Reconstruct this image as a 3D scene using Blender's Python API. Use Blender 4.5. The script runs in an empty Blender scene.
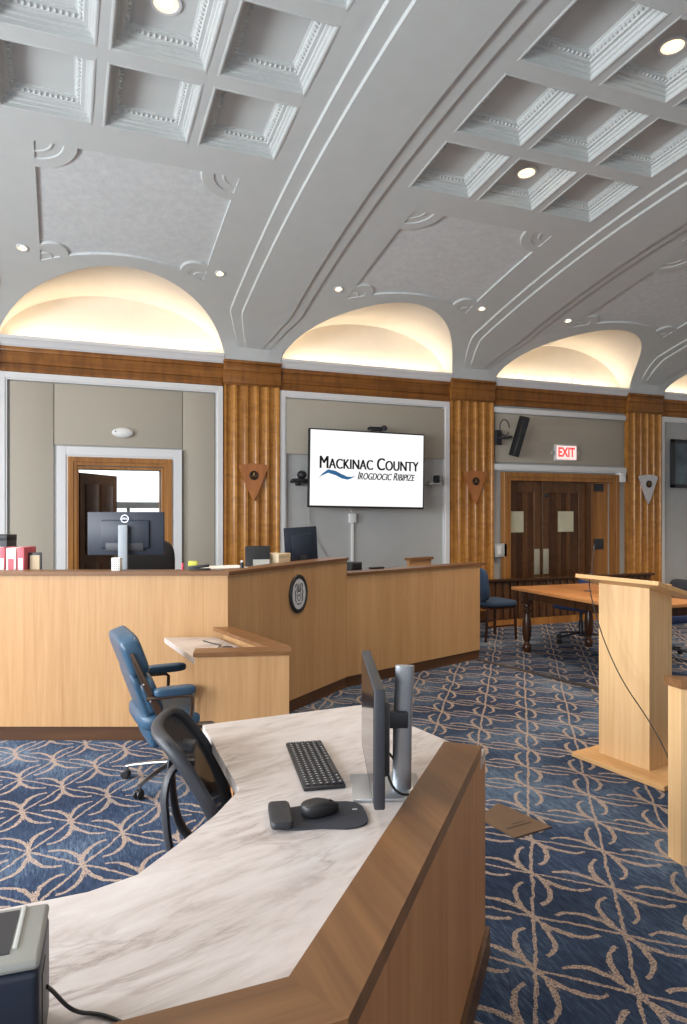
import bpy, bmesh, math, random
from math import sin, cos, pi, sqrt, radians as R, atan2, hypot
from mathutils import Matrix, Vector
random.seed(7)
SC = bpy.context.scene
COL = SC.collection

# ------------------------------------------------------------------ materials
def srgb(r, g, b):
    f = lambda c: (c/255/12.92) if c/255 <= .04045 else ((c/255+.055)/1.055)**2.4
    return (f(r), f(g), f(b), 1)

class NT:
    def __init__(s, name):
        s.m = bpy.data.materials.new(name); s.m.use_nodes = True
        s.t = s.m.node_tree; s.t.nodes.clear()
        s.o = s.t.nodes.new('ShaderNodeOutputMaterial')
        s.b = s.t.nodes.new('ShaderNodeBsdfPrincipled')
        s.t.links.new(s.b.outputs[0], s.o.inputs[0])
    def n(s, kind, **kw):
        x = s.t.nodes.new(kind)
        for k, v in kw.items(): setattr(x, k, v)
        return x
    def l(s, a, b): s.t.links.new(a, b)
    def math(s, op, a, b=None, c=None):
        x = s.n('ShaderNodeMath', operation=op)
        for i, v in enumerate((a, b, c)):
            if v is None: continue
            if isinstance(v, (int, float)): x.inputs[i].default_value = v
            else: s.l(v, x.inputs[i])
        return x.outputs[0]
    def coords(s, scale=(1, 1, 1), rot=(0, 0, 0), loc=(0, 0, 0)):
        tc = s.n('ShaderNodeTexCoord'); mp = s.n('ShaderNodeMapping')
        mp.inputs['Scale'].default_value = scale; mp.inputs['Rotation'].default_value = rot
        mp.inputs['Location'].default_value = loc
        s.l(tc.outputs['Object'], mp.inputs[0]); return mp.outputs[0]
    def noise(s, vec, scale=1, detail=3, rough=.5, dist=0):
        x = s.n('ShaderNodeTexNoise'); s.l(vec, x.inputs['Vector'])
        x.inputs['Scale'].default_value = scale; x.inputs['Detail'].default_value = detail
        x.inputs['Roughness'].default_value = rough; x.inputs['Distortion'].default_value = dist
        return x.outputs['Fac']
    def ramp(s, fac, stops):
        x = s.n('ShaderNodeValToRGB'); e = x.color_ramp.elements
        while len(e) < len(stops): e.new(.5)
        for i, (p, c) in enumerate(stops): e[i].position = p; e[i].color = c
        s.l(fac, x.inputs[0]); return x.outputs[0]
    def mix(s, fac, a, b, mode='MIX'):
        x = s.n('ShaderNodeMix', data_type='RGBA', blend_type=mode)
        for sock, v in ((x.inputs['Factor'], fac), (x.inputs[6], a), (x.inputs[7], b)):
            if isinstance(v, (int, float)): sock.default_value = v
            elif isinstance(v, tuple): sock.default_value = v
            else: s.l(v, sock)
        return x.outputs[2]
    def bump(s, h, strength=.2, dist=.01):
        x = s.n('ShaderNodeBump'); x.inputs['Strength'].default_value = strength
        x.inputs['Distance'].default_value = dist
        s.l(h, x.inputs['Height']); s.l(x.outputs[0], s.b.inputs['Normal'])
    def done(s, col=None, rough=.5, metal=0, spec=.5):
        if col is not None:
            if isinstance(col, tuple): s.b.inputs['Base Color'].default_value = col
            else: s.l(col, s.b.inputs['Base Color'])
        s.b.inputs['Roughness'].default_value = rough; s.b.inputs['Metallic'].default_value = metal
        s.b.inputs['Specular IOR Level'].default_value = spec
        return s.m

def plain(name, c, rough=.5, metal=0, spec=.5, var=.06, vs=6, bump=0):
    s = NT(name); v = s.coords()
    n = s.noise(v, vs, 3)
    k = lambda f: (c[0]*f, c[1]*f, c[2]*f, 1)
    col = s.ramp(n, [(.3, k(1-var)), (.7, k(1+var))])
    if bump: s.bump(s.noise(v, 180, 2), bump, .003)
    return s.done(col, rough, metal, spec)

def wood(name, light, dark, axis='Z', rough=.42, fine=55, contrast=1, figure=0, spec=.4):
    s = NT(name)
    sc = {'X': (.035, 1, 1), 'Y': (1, .035, 1), 'Z': (1, 1, .035)}[axis]
    v = s.coords(sc)
    n1 = s.noise(v, fine, 4, .6, .3)
    n2 = s.noise(v, fine*.16, 3, .5, .6)
    f = s.math('ADD', s.math('MULTIPLY', n1, .55), s.math('MULTIPLY', n2, .45))
    col = s.ramp(f, [(.5-.16*contrast, dark), (.5+.14*contrast, light)])
    if figure:
        sc2 = {'X': (1, .25, .25), 'Y': (.25, 1, .25), 'Z': (.6, .6, 1)}[axis]
        n3 = s.noise(s.coords(sc2), 9, 3, .6, 1.2)
        col = s.mix(s.ramp(n3, [(.42, (0, 0, 0, 1)), (.62, (figure, figure, figure, 1))]), col, (dark[0]*.55, dark[1]*.5, dark[2]*.5, 1))
    s.bump(n1, .06, .002)
    return s.done(col, rough, 0, spec)

M = {}
M['oak'] = wood('oak_veneer', srgb(192, 152, 107), srgb(168, 126, 83), fine=60, contrast=1.2)
M['oak_h'] = wood('oak_veneer_flat', srgb(212, 170, 122), srgb(190, 144, 96), axis='X', fine=48)
M['cap'] = wood('walnut_stained_cap', srgb(128, 90, 56), srgb(96, 64, 38), axis='X', fine=30, rough=.38)
M['capy'] = wood('walnut_stained_cap_across', srgb(128, 90, 56), srgb(96, 64, 38), axis='Y', fine=30, rough=.38)
M['base'] = wood('dark_wood_baseboard', srgb(96, 64, 40), srgb(62, 40, 24), axis='X', fine=30)
M['honey'] = wood('honey_oak_pilaster', srgb(206, 146, 70), srgb(150, 94, 40), fine=26, rough=.26, contrast=1.1, figure=.35)
M['honey_h'] = wood('honey_oak_frieze', srgb(170, 112, 52), srgb(108, 64, 27), axis='X', fine=20, rough=.32, contrast=1.1, figure=.4)
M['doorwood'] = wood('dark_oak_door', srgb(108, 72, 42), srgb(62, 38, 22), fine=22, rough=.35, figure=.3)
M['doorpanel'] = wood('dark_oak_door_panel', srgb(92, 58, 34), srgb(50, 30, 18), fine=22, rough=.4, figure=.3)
M['framewood'] = wood('oak_door_frame', srgb(176, 122, 64), srgb(128, 82, 40), fine=26, rough=.35)
M['tablewood'] = wood('honey_table_top', srgb(196, 138, 84), srgb(164, 106, 60), axis='Y', fine=22, rough=.3)
M['turned'] = wood('dark_turned_wood', srgb(74, 46, 28), srgb(40, 24, 15), fine=24, rough=.25)
M['lectern'] = wood('pale_oak_lectern', srgb(224, 188, 140), srgb(204, 162, 112), fine=48, contrast=1.1)
M['lectern_h'] = wood('pale_oak_lectern_flat', srgb(222, 178, 124), srgb(200, 152, 98), axis='Y', fine=40)
M['plaque'] = wood('copper_brown_plaque', srgb(188, 122, 72), srgb(160, 98, 54), fine=14, rough=.35)
M['plaque_silver'] = plain('silver_plaque', srgb(206, 204, 206), .35, .3)
M['emblem'] = plain('dark_bronze_emblem', srgb(60, 44, 36), .4, .5)
M['ceil'] = plain('pale_grey_ceiling_paint', srgb(202, 206, 204), .75, var=.02)
M['lun'] = plain('cream_lunette_paint', srgb(236, 226, 210), .8, var=.02)
M['trimw'] = plain('white_trim_paint', srgb(222, 222, 222), .45, var=.015)
M['wall'] = plain('grey_wall_paint', srgb(178, 178, 176), .8, var=.02)
M['fabric'] = plain('beige_fabric_panel', srgb(176, 168, 154), .95, spec=.1, var=.03, vs=60, bump=.15)
M['black'] = plain('black_plastic', srgb(28, 29, 32), .45)
M['black2'] = plain('charcoal_plastic', srgb(44, 46, 52), .5)
M['navyplastic'] = plain('dark_navy_plastic', srgb(24, 34, 50), .45)
M['grey'] = plain('mid_grey_plastic', srgb(146, 147, 142), .5)
M['lgrey'] = plain('light_grey_plastic', srgb(176, 178, 174), .5)
M['white'] = plain('white_plastic', srgb(228, 228, 226), .45, var=.02)
M['silver'] = plain('brushed_aluminium', srgb(176, 180, 186), .38, .85, var=.03)
M['standgrey'] = plain('grey_stand_paint', srgb(140, 148, 156), .5)
M['deskoak'] = wood('warm_oak_desk_panel', srgb(184, 132, 86), srgb(156, 104, 62), fine=48, contrast=1.1)
M['chrome'] = plain('polished_aluminium', srgb(130, 132, 136), .3, .9, var=.03)
M['bronze'] = plain('bronzed_aluminium', srgb(128, 112, 100), .3, 1, var=.04)
M['bluevinyl'] = plain('blue_leather', srgb(50, 80, 104), .38, var=.08)
M['bluefab'] = plain('blue_upholstery', srgb(46, 66, 92), .85, var=.08, vs=40)
M['navyfab'] = plain('navy_upholstery', srgb(34, 52, 92), .85, var=.08, vs=40)
M['pink'] = plain('pink_paper', srgb(200, 70, 90), .7)
M['red'] = plain('red_cover', srgb(186, 84, 96), .6)
M['paper'] = plain('white_paper', srgb(232, 230, 226), .8, var=.02)
M['cream'] = plain('cream_card', srgb(206, 190, 160), .8)
M['yellow'] = plain('yellow_note', srgb(206, 206, 90), .8)
M['brownplate'] = plain('brown_floor_box_lid', srgb(104, 82, 64), .45, .2)
M['browngroove'] = plain('dark_brown_groove', srgb(62, 48, 38), .6)
M['gel'] = plain('black_gel_rest', srgb(34, 36, 42), .5)
M['padfab'] = plain('dark_grey_mat', srgb(48, 50, 58), .8, vs=60)
M['brass'] = plain('tarnished_brass', srgb(150, 128, 80), .4, .8)
M['pushplate'] = plain('satin_push_plate', srgb(176, 172, 156), .45, .4)
M['picture'] = plain('dark_glazed_print', srgb(84, 98, 104), .12, var=.5, vs=3)  # tone lightened in the colour to stand for reflections in the glass
M['notepaper'] = plain('cream_notice_paper', srgb(190, 186, 160), .7)
M['outside'] = plain('pale_plaster_wall', srgb(150, 150, 146), .9)
M['keys'] = plain('charcoal_keycaps', srgb(40, 40, 44), .5)
M['legend'] = plain('pale_key_legend', srgb(170, 170, 172), .6)
M['screenoff'] = plain('glossy_dark_screen', srgb(40, 42, 46), .08, var=.02)
M['sealface'] = plain('pale_seal_enamel', srgb(196, 200, 206), .4, var=.03)
M['sealink'] = plain('black_seal_ink', srgb(24, 26, 34), .5)
M['strip'] = plain('dark_carpet_edge_strip', srgb(60, 52, 48), .7)

def emis(name, c, st):
    s = NT(name); e = s.n('ShaderNodeEmission'); e.inputs[0].default_value = c; e.inputs[1].default_value = st
    s.l(e.outputs[0], s.o.inputs[0]); return s.m
M['lamp'] = emis('warm_lamp_lens', (1, .78, .5, 1), 9)
M['lampdim'] = emis('warm_lamp_reflector', (1, .7, .38, 1), 1.6)
M['tvscreen'] = emis('lit_tv_screen', (1, 1, 1, 1), .72)
M['daypane'] = emis('bright_daylight_pane', (.9, .97, 1, 1), 1.3)
M['exitface'] = emis('lit_exit_face', (1, .62, .58, 1), .9)
M['exitred'] = emis('lit_exit_letters', (.85, .06, .06, 1), .9)
M['tvink'] = plain('black_screen_lettering', srgb(20, 20, 24), .6)
M['tvblue'] = plain('blue_screen_wave', srgb(52, 122, 178), .6, var=.2, vs=4)

def mesh_mat():
    s = NT('black_chair_mesh'); v = s.coords((260, 260, 260))
    tr = s.n('ShaderNodeBsdfTransparent'); mx = s.n('ShaderNodeMixShader'); mx.inputs[0].default_value = .88
    s.done(srgb(26, 28, 34), .55)
    s.l(tr.outputs[0], mx.inputs[1]); s.l(s.b.outputs[0], mx.inputs[2]); s.l(mx.outputs[0], s.o.inputs[0])
    return s.m
M['mesh'] = mesh_mat()

def marble():
    s = NT('veined_white_stone'); v = s.coords((1, 1, 1), (0, 0, R(-38)))
    m1 = s.coords((1, 1, 1), (0, 0, R(-16)))
    mp2 = s.n('ShaderNodeMapping'); mp2.inputs['Scale'].default_value = (1.2, 4.6, 3); s.l(m1, mp2.inputs[0]); st = mp2.outputs[0]
    n = s.noise(st, 1.6, 6, .62, .8)
    a = s.math('ABSOLUTE', s.math('SUBTRACT', n, .5))
    vein = s.ramp(a, [(0, (1, 1, 1, 1)), (.022, (.4, .4, .4, 1)), (.06, (0, 0, 0, 1))])
    n2 = s.noise(st, 3.4, 8, .7, .4)
    base = s.ramp(n2, [(.28, srgb(164, 153, 148)), (.46, srgb(192, 183, 179)), (.7, srgb(205, 199, 196))])
    big = s.noise(v, 2.3, 2)
    amt = s.math('MULTIPLY', vein, s.ramp(big, [(.42, (0, 0, 0, 1)), (.68, (.75, .75, .75, 1))]))
    col = s.mix(amt, base, srgb(126, 106, 98))
    return s.done(col, .35, 0, .4)
M['stone'] = marble()

def plaster():
    s = NT('mottled_plaster_panel'); v = s.coords()
    n = s.noise(v, 14, 8, .7)
    n2 = s.noise(v, 70, 4, .7)
    col = s.ramp(n, [(.3, srgb(204, 208, 208)), (.7, srgb(222, 226, 226))])
    s.bump(s.math('ADD', n, n2), .22, .01)
    return s.done(col, .9, 0, .2)
M['plaster'] = plaster()

def carpet():
    s = NT('patterned_blue_carpet')
    v = s.coords((1, 1, 1))
    wob = s.n('ShaderNodeTexNoise'); s.l(v, wob.inputs['Vector']); wob.inputs['Scale'].default_value = 30; wob.inputs['Detail'].default_value = 3
    wob2 = s.n('ShaderNodeTexNoise'); s.l(v, wob2.inputs['Vector']); wob2.inputs['Scale'].default_value = 3.2
    sub = s.n('ShaderNodeVectorMath', operation='SUBTRACT'); s.l(wob.outputs['Color'], sub.inputs[0]); sub.inputs[1].default_value = (.5, .5, .5)
    scl = s.n('ShaderNodeVectorMath', operation='SCALE'); s.l(sub.outputs[0], scl.inputs[0]); scl.inputs['Scale'].default_value = .022
    sub2 = s.n('ShaderNodeVectorMath', operation='SUBTRACT'); s.l(wob2.outputs['Color'], sub2.inputs[0]); sub2.inputs[1].default_value = (.5, .5, .5)
    scl2 = s.n('ShaderNodeVectorMath', operation='SCALE'); s.l(sub2.outputs[0], scl2.inputs[0]); scl2.inputs['Scale'].default_value = .05
    add = s.n('ShaderNodeVectorMath', operation='ADD'); s.l(v, add.inputs[0]); s.l(scl.outputs[0], add.inputs[1])
    add2 = s.n('ShaderNodeVectorMath', operation='ADD'); s.l(add.outputs[0], add2.inputs[0]); s.l(scl2.outputs[0], add2.inputs[1])
    sep = s.n('ShaderNodeSeparateXYZ'); s.l(add2.outputs[0], sep.inputs[0])
    # lattice frame: rotate by 5.3 degrees about (-.206, 4.1)
    c, q = cos(R(5.3)), sin(R(5.3))
    X = s.math('ADD', sep.outputs[0], .206); Y = s.math('SUBTRACT', sep.outputs[1], 4.06)
    x = s.math('ADD', s.math('MULTIPLY', X, c), s.math('MULTIPLY', Y, q))
    y = s.math('SUBTRACT', s.math('MULTIPLY', Y, c), s.math('MULTIPLY', X, q))
    W, H = .4386, .495
    tot = None
    for ox, oy in ((0, 0), (W/2, H/2)):
        xx = s.math('SUBTRACT', x, ox); yy = s.math('SUBTRACT', y, oy)
        dx = s.math('ABSOLUTE', s.math('SUBTRACT', xx, s.math('MULTIPLY', s.math('ROUND', s.math('DIVIDE', xx, W)), W)))
        dy = s.math('ABSOLUTE', s.math('SUBTRACT', yy, s.math('MULTIPLY', s.math('ROUND', s.math('DIVIDE', yy, H)), H)))
        a, b = .126, .208
        ex = s.math('DIVIDE', s.math('SUBTRACT', dx, a), a); ey = s.math('DIVIDE', dy, b)
        e = s.math('SUBTRACT', s.math('SQRT', s.math('ADD', s.math('MULTIPLY', ex, ex), s.math('MULTIPLY', ey, ey))), 1)
        # quarter-ellipse arm, thick at the node and tapering to its tip
        wd = s.math('ADD', .024, s.math('MULTIPLY', s.math('SINE', s.math('MULTIPLY', s.math('MINIMUM', s.math('DIVIDE', dy, b), 1), 2.9)), .056))
        arc = s.math('MULTIPLY', s.math('LESS_THAN', s.math('ABSOLUTE', e), wd), s.math('LESS_THAN', dx, a*1.06))
        arc = s.math('MULTIPLY', arc, s.math('LESS_THAN', dy, b*1.1))
        # straight diagonals through the node
        dg = s.math('LESS_THAN', s.math('ABSOLUTE', s.math('SUBTRACT', s.math('MULTIPLY', dx, H/hypot(W, H)), s.math('MULTIPLY', dy, W/hypot(W, H)))), .0068)
        sp = s.math('LESS_THAN', dx, s.math('SUBTRACT', .014, s.math('MULTIPLY', dy, .11)))
        t = s.math('MAXIMUM', arc, s.math('MAXIMUM', dg, sp))
        tot = t if tot is None else s.math('MAXIMUM', tot, t)
    speck = s.noise(v, 140, 2, .7)
    tot = s.math('MULTIPLY', tot, s.ramp(speck, [(.38, (.1, .1, .1, 1)), (.53, (1, 1, 1, 1))]))
    streak = s.noise(s.coords((11, 1.6, 1), (0, 0, R(-6))), 5, 5, .7)
    dash = s.noise(s.coords((70, 9, 1), (0, 0, R(-6))), 2.2, 3, .7)
    patch = s.noise(v, 1.35, 2)
    f = s.math('ADD', s.math('ADD', s.math('MULTIPLY', streak, .3), s.math('MULTIPLY', dash, .3)), s.math('MULTIPLY', patch, .4))
    blue = s.ramp(f, [(.36, srgb(30, 37, 54)), (.5, srgb(52, 66, 90)), (.63, srgb(100, 118, 138))])
    line = s.mix(s.noise(v, 60, 2), srgb(136, 118, 108), srgb(190, 170, 152))
    col = s.mix(tot, blue, line)
    pile = s.noise(v, 420, 2)
    col = s.mix(.35, col, s.mix(pile, (.15, .15, .15, 1), (1, 1, 1, 1)), 'OVERLAY')
    s.bump(s.noise(v, 300, 2), .3, .004)
    return s.done(col, .95, 0, .1)
M['carpet'] = carpet()

# ------------------------------------------------------------------ mesh helpers
class MB:
    def __init__(s): s.bm = bmesh.new()
    def _mx(s, vs, mx):
        if mx is not None: bmesh.ops.transform(s.bm, matrix=mx, verts=vs)
        return s
    def box(s, x0, x1, y0, y1, z0, z1, bev=0, seg=2, mx=None):
        r = bmesh.ops.create_cube(s.bm, size=1)
        vs = r['verts']
        for v in vs:
            v.co = Vector((x0+(v.co.x+.5)*(x1-x0), y0+(v.co.y+.5)*(y1-y0), z0+(v.co.z+.5)*(z1-z0)))
        if bev:
            es = list({e for v in vs for e in v.link_edges})
            g = bmesh.ops.bevel(s.bm, geom=es, offset=bev, segments=seg, affect='EDGES', profile=.5)
            vs = list({v for f in g['faces'] for v in f.verts})
            # all verts of this island
            st, seen = list(vs[:1]), set(vs[:1])
            while st:
                v = st.pop()
                for e in v.link_edges:
                    o = e.other_vert(v)
                    if o not in seen: seen.add(o); st.append(o)
            vs = list(seen)
        return s._mx(vs, mx)
    def prism(s, poly, z0, z1, mx=None):
        a = sum(poly[i][0]*poly[(i+1) % len(poly)][1]-poly[(i+1) % len(poly)][0]*poly[i][1] for i in range(len(poly)))
        if a < 0: poly = poly[::-1]
        b = [s.bm.verts.new((p[0], p[1], z0)) for p in poly]; t = [s.bm.verts.new((p[0], p[1], z1)) for p in poly]
        n = len(poly)
        s.bm.faces.new(b[::-1]); s.bm.faces.new(t)
        for i in range(n): s.bm.faces.new((b[i], b[(i+1) % n], t[(i+1) % n], t[i]))
        return s._mx(b+t, mx)
    def lathe(s, prof, n=24, cx=0, cy=0, mx=None, ring=False):
        rings = []; vs = []
        for r, z in prof:
            if r < 1e-6: v = s.bm.verts.new((cx, cy, z)); rings.append([v]); vs.append(v)
            else:
                g = [s.bm.verts.new((cx+r*cos(2*pi*i/n), cy+r*sin(2*pi*i/n), z)) for i in range(n)]
                rings.append(g); vs += g
        for a, b in zip(rings, rings[1:]):
            for i in range(n):
                j = (i+1) % n
                if len(a) == 1 and len(b) == 1: continue
                if len(a) == 1: s.bm.faces.new((a[0], b[j], b[i]))
                elif len(b) == 1: s.bm.faces.new((a[i], a[j], b[0]))
                else: s.bm.faces.new((a[i], a[j], b[j], b[i]))
        if ring: rings.append(rings[0])
        if ring:
            a, b = rings[-2], rings[-1]
            for i in range(n): s.bm.faces.new((a[i], a[(i+1) % n], b[(i+1) % n], b[i]))
        for g, flip in ((rings[0], True), (rings[-1], False)):
            if len(g) > 2 and not ring: s.bm.faces.new(g[::-1] if flip else g)
        return s._mx(vs, mx)
    def tube(s, pts, r, n=10, mx=None, caps=True, flat=None, closed=None):
        pts = [Vector(p) for p in pts]; rr = r if isinstance(r, (list, tuple)) else [r]*len(pts)
        rings = []; vs = []; up = None
        for i, p in enumerate(pts):
            t = (pts[(i+1) % len(pts)]-pts[i-1]).normalized() if closed else (pts[min(i+1, len(pts)-1)]-pts[max(i-1, 0)]).normalized()
            if closed: up = Vector(closed)
            if up is None:
                up = Vector((0, 0, 1)) if abs(t.z) < .9 else Vector((1, 0, 0))
            a = t.cross(up)
            if a.length < 1e-5: a = t.cross(Vector((0, 1, 0)))
            a.normalize(); b = a.cross(t).normalized(); up = b
            ka, kb = (1, 1) if flat is None else flat
            g = [s.bm.verts.new(p+a*(rr[i]*ka*cos(2*pi*k/n))+b*(rr[i]*kb*sin(2*pi*k/n))) for k in range(n)]
            rings.append(g); vs += g
        for g, h in zip(rings, rings[1:]):
            for k in range(n): s.bm.faces.new((g[k], g[(k+1) % n], h[(k+1) % n], h[k]))
        if closed:
            g, h = rings[-1], rings[0]; caps = False
            for k in range(n): s.bm.faces.new((g[k], g[(k+1) % n], h[(k+1) % n], h[k]))
        if caps: s.bm.faces.new(rings[0][::-1]); s.bm.faces.new(rings[-1])
        return s._mx(vs, mx)
    def ball(s, c, rx, ry=None, rz=None, sub=2, mx=None):
        ry = ry or rx; rz = rz or rx
        r = bmesh.ops.create_icosphere(s.bm, subdivisions=sub, radius=1)
        for v in r['verts']: v.co = Vector((c[0]+v.co.x*rx, c[1]+v.co.y*ry, c[2]+v.co.z*rz))
        return s._mx(r['verts'], mx)
    def grid(s, P, mx=None, skip=None):
        V = [[s.bm.verts.new(p) for p in row] for row in P]
        for i in range(len(V)-1):
            for j in range(len(V[0])-1):
                if skip and skip(i, j): continue
                q = []
                for v in (V[i][j], V[i][j+1], V[i+1][j+1], V[i+1][j]):
                    if not q or all((v.co-w.co).length > 1e-6 for w in q): q.append(v)
                if len(q) > 2:
                    try: s.bm.faces.new(q)
                    except ValueError: pass
        return s._mx([v for r in V for v in r], mx)
    def cushion(s, w, d, h, n=10, round_=.35, mx=None, bulge=.0, curve=None):
        """soft pad w x d x h centred on origin: superellipsoid box"""
        def sp(c, e): return (abs(c)**e)*(1 if c >= 0 else -1)
        rows = []
        for i in range(2*n+1):
            ph = -pi/2+pi*i/(2*n); row = []
            for k in range(4*n+1):
                th = 2*pi*k/(4*n)
                e1, e2 = .45, round_
                x = w/2*sp(cos(ph), e1)*sp(cos(th), e2); y = d/2*sp(cos(ph), e1)*sp(sin(th), e2); z = h/2*sp(sin(ph), e1)
                if curve: x, y, z = curve(x, y, z)
                row.append((x, y, z))
            rows.append(row)
        return s.grid(rows, mx)
    def build(s, name, mat, parent=None, smooth=35, weld=True):
        if weld: bmesh.ops.remove_doubles(s.bm, verts=s.bm.verts, dist=1e-5)
        bmesh.ops.recalc_face_normals(s.bm, faces=s.bm.faces)
        me = bpy.data.meshes.new(name); s.bm.to_mesh(me); s.bm.free()
        mats = mat if isinstance(mat, (list, tuple)) else [mat]
        for m in mats: me.materials.append(M[m] if isinstance(m, str) else m)
        if smooth:
            me.polygons.foreach_set('use_smooth', [True]*len(me.polygons))
            me.set_sharp_from_angle(angle=R(smooth))
        o = bpy.data.objects.new(name, me); COL.objects.link(o)
        if parent is not None: o.parent = parent
        return o

def tag(o, label=None, cat=None, group=None, kind=None):
    if label: o['label'] = label
    if cat: o['category'] = cat
    if group: o['group'] = group
    if kind: o['kind'] = kind
    return o
def empty(name, loc=(0, 0, 0), rz=0, rx=0, ry=0, parent=None):
    o = bpy.data.objects.new(name, None); COL.objects.link(o)
    o.location = loc; o.rotation_euler = (rx, ry, rz); o.empty_display_size = .1
    if parent is not None: o.parent = parent
    return o
def thing(name, label, cat, loc=(0, 0, 0), rz=0, group=None):
    return tag(empty(name, loc, rz), label, cat, group)
def struct(o): o['kind'] = 'structure'; return o
def copy_tree(o, parent=None):
    c = o.copy(); COL.objects.link(c)
    if parent is not None: c.parent = parent
    for ch in list(o.children): copy_tree(ch, c)
    return c
T = Matrix.Translation
def RX(a): return Matrix.Rotation(a, 4, 'X')
def RY(a): return Matrix.Rotation(a, 4, 'Y')
def RZ(a): return Matrix.Rotation(a, 4, 'Z')
def bez(p0, p1, p2, p3, n=12):
    P = [Vector(p) for p in (p0, p1, p2, p3)]; out = []
    for i in range(n+1):
        t = i/n; u = 1-t
        out.append(P[0]*u**3+P[1]*3*u*u*t+P[2]*3*u*t*t+P[3]*t**3)
    return out
def text_mesh(name, body, size, mat, parent, mx, small=None, shear=0, depth=.001, bold=0, spacing=1, align='CENTER', width=None, heavy=0):
    cu = bpy.data.curves.new(name, 'FONT'); cu.body = body; cu.size = size; cu.align_x = align; cu.align_y = 'CENTER'
    cu.extrude = depth; cu.shear = shear; cu.offset = bold; cu.space_character = spacing
    if small:
        cu.small_caps_scale = small
        for i, ch in enumerate(body):
            if ch.islower(): cu.body_format[i].use_small_caps = True
    tmp = bpy.data.objects.new('lettering_source', cu); COL.objects.link(tmp)
    dg = bpy.context.evaluated_depsgraph_get()
    me = bpy.data.meshes.new_from_object(tmp.evaluated_get(dg))
    bpy.data.objects.remove(tmp); bpy.data.curves.remove(cu)
    if width:
        xs = [v.co.x for v in me.vertices]; k = width/(max(xs)-min(xs)); c = (max(xs)+min(xs))/2
        for v in me.vertices: v.co.x = (v.co.x-c)*k
    if heavy:
        bm = bmesh.new(); bm.from_mesh(me)
        for k in (-1, 1):
            g = bmesh.ops.duplicate(bm, geom=bm.verts[:len(me.vertices)]+bm.edges[:len(me.edges)]+bm.faces[:len(me.polygons)])
            bmesh.ops.translate(bm, vec=(k*heavy, 0, 0), verts=[v for v in g['geom'] if isinstance(v, bmesh.types.BMVert)])
        bm.to_mesh(me); bm.free()
    me.transform(mx); me.materials.clear(); me.materials.append(M[mat])
    o = bpy.data.objects.new(name, me); COL.objects.link(o); o.parent = parent
    return o

# ------------------------------------------------------------------ camera
H = 1.6
cam = bpy.data.cameras.new('camera'); co = bpy.data.objects.new('camera', cam); COL.objects.link(co)
cam.sensor_fit = 'HORIZONTAL'; cam.sensor_width = 36; cam.lens = 36*690/687
co.location = (0, 0, H); co.rotation_euler = (pi/2, 0, -.3846)
cam.clip_start = .05
SC.camera = co

# ------------------------------------------------------------------ room layout
P = 3.3155; X1 = 2.2476            # pilaster pitch, first pilaster right of the camera
RIBS = [X1+(k-1)*P for k in range(-1, 5)]
BAYS = [(a+b)/2 for a, b in zip(RIBS, RIBS[1:])]
XL, XR, YF, YB = RIBS[0], RIBS[-1], -2.76, 8.76
YC = 2.95
PH = .376                          # pilaster half width

fl = MB().box(XL-.3, XR+.3, YF-.3, 13.2, -.12, 0).build('floor', 'carpet', smooth=0); struct(fl)

# ---- ceiling: shallow barrel vault with a cove, ribs, coffers, panels and lunettes
def vz(y): return 4.716-.0285*(y-YC)**2
def prof(y):
    if y <= 7.95: return vz(y)
    t = min(1, (y-7.95)/.71)
    return 4.004-.2*t-.27*(1-sqrt(max(0, 1-t*t)))
ST = .02                           # rib step height
def riboff(d):                     # d = distance from rib centre in units of the nominal band edges
    return -2*ST if d <= .3005 else (-ST if d <= .4405 else 0)
CA, CC = .7134, .298
ROWS = [(5.205, .318), (4.408, .33), (3.575, .338), (2.75, .338), (1.93, .33), (1.13, .318)]
xs_half = [0, .27, .294, .306, .37, .434, .446]
def bay_cols():
    half = P/2
    left = [-half+v for v in xs_half]
    cof = []
    for k in (-1, 0, 1): cof += [k*CA-CC, k*CA+CC]
    return left+cof+[half-v for v in xs_half[::-1]]
ceil_root = struct(empty('ceiling'))
ys = []
for c, h in ROWS: ys += [c-h, c, c+h]
ys += [5.62, 5.74, 5.85, .6, .3, 0, -.5, -1, -1.5, -2, -2.5, -2.9]
ys = sorted(set(ys))
m = MB()
for bc in BAYS:
    cols = bay_cols()
    Pg = []
    for y in ys:
        row = []
        for dx in cols:
            d = P/2-abs(dx)
            row.append((bc+dx, y, vz(y)+riboff(d)))
        Pg.append(row)
    def skip(i, j, cols=cols):
        yc = (ys[i]+ys[i+1])/2; xc = (cols[j]+cols[j+1])/2
        return any(abs(yc-c) < h for c, h in ROWS) and any(abs(xc-k*CA) < CC for k in (-1, 0, 1))
    m.grid(Pg, skip=skip)
# lower zone
PW = .81; YT = 5.85
phis = [0, 4, 8, 12, 16, 20, 25, 30, 35, 40, math.degrees(math.acos(PW/1.165))]
phis += [phis[-1]+(90-phis[-1])*i/10 for i in range(1, 11)]
EW, EY0, ED = 1.29, 8.66, 1.2
def edge(ph):
    return (EW*cos(R(ph)), EY0-ED*sin(R(ph))**2)
def yarc(dx): return 7.28+.26*(min(abs(dx), PW)/PW)**2
halfcols = []      # (top dx, bottom dx, bottom y, riboffset)
for v, w in zip(xs_half, [0, .06, .078, .09, .12, .172, .184]):
    halfcols.append((P/2-v, P/2-w, 8.66, riboff(v)))
for ph in phis:
    e = edge(ph); halfcols.append((1.165*cos(R(ph)), e[0], e[1], 0))
mirror = [(-a, -b, c, d) for a, b, c, d in halfcols]
allcols = mirror+[h for h in halfcols[::-1]][1:]
N1, N2 = 12, 14
pan = []
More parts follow.
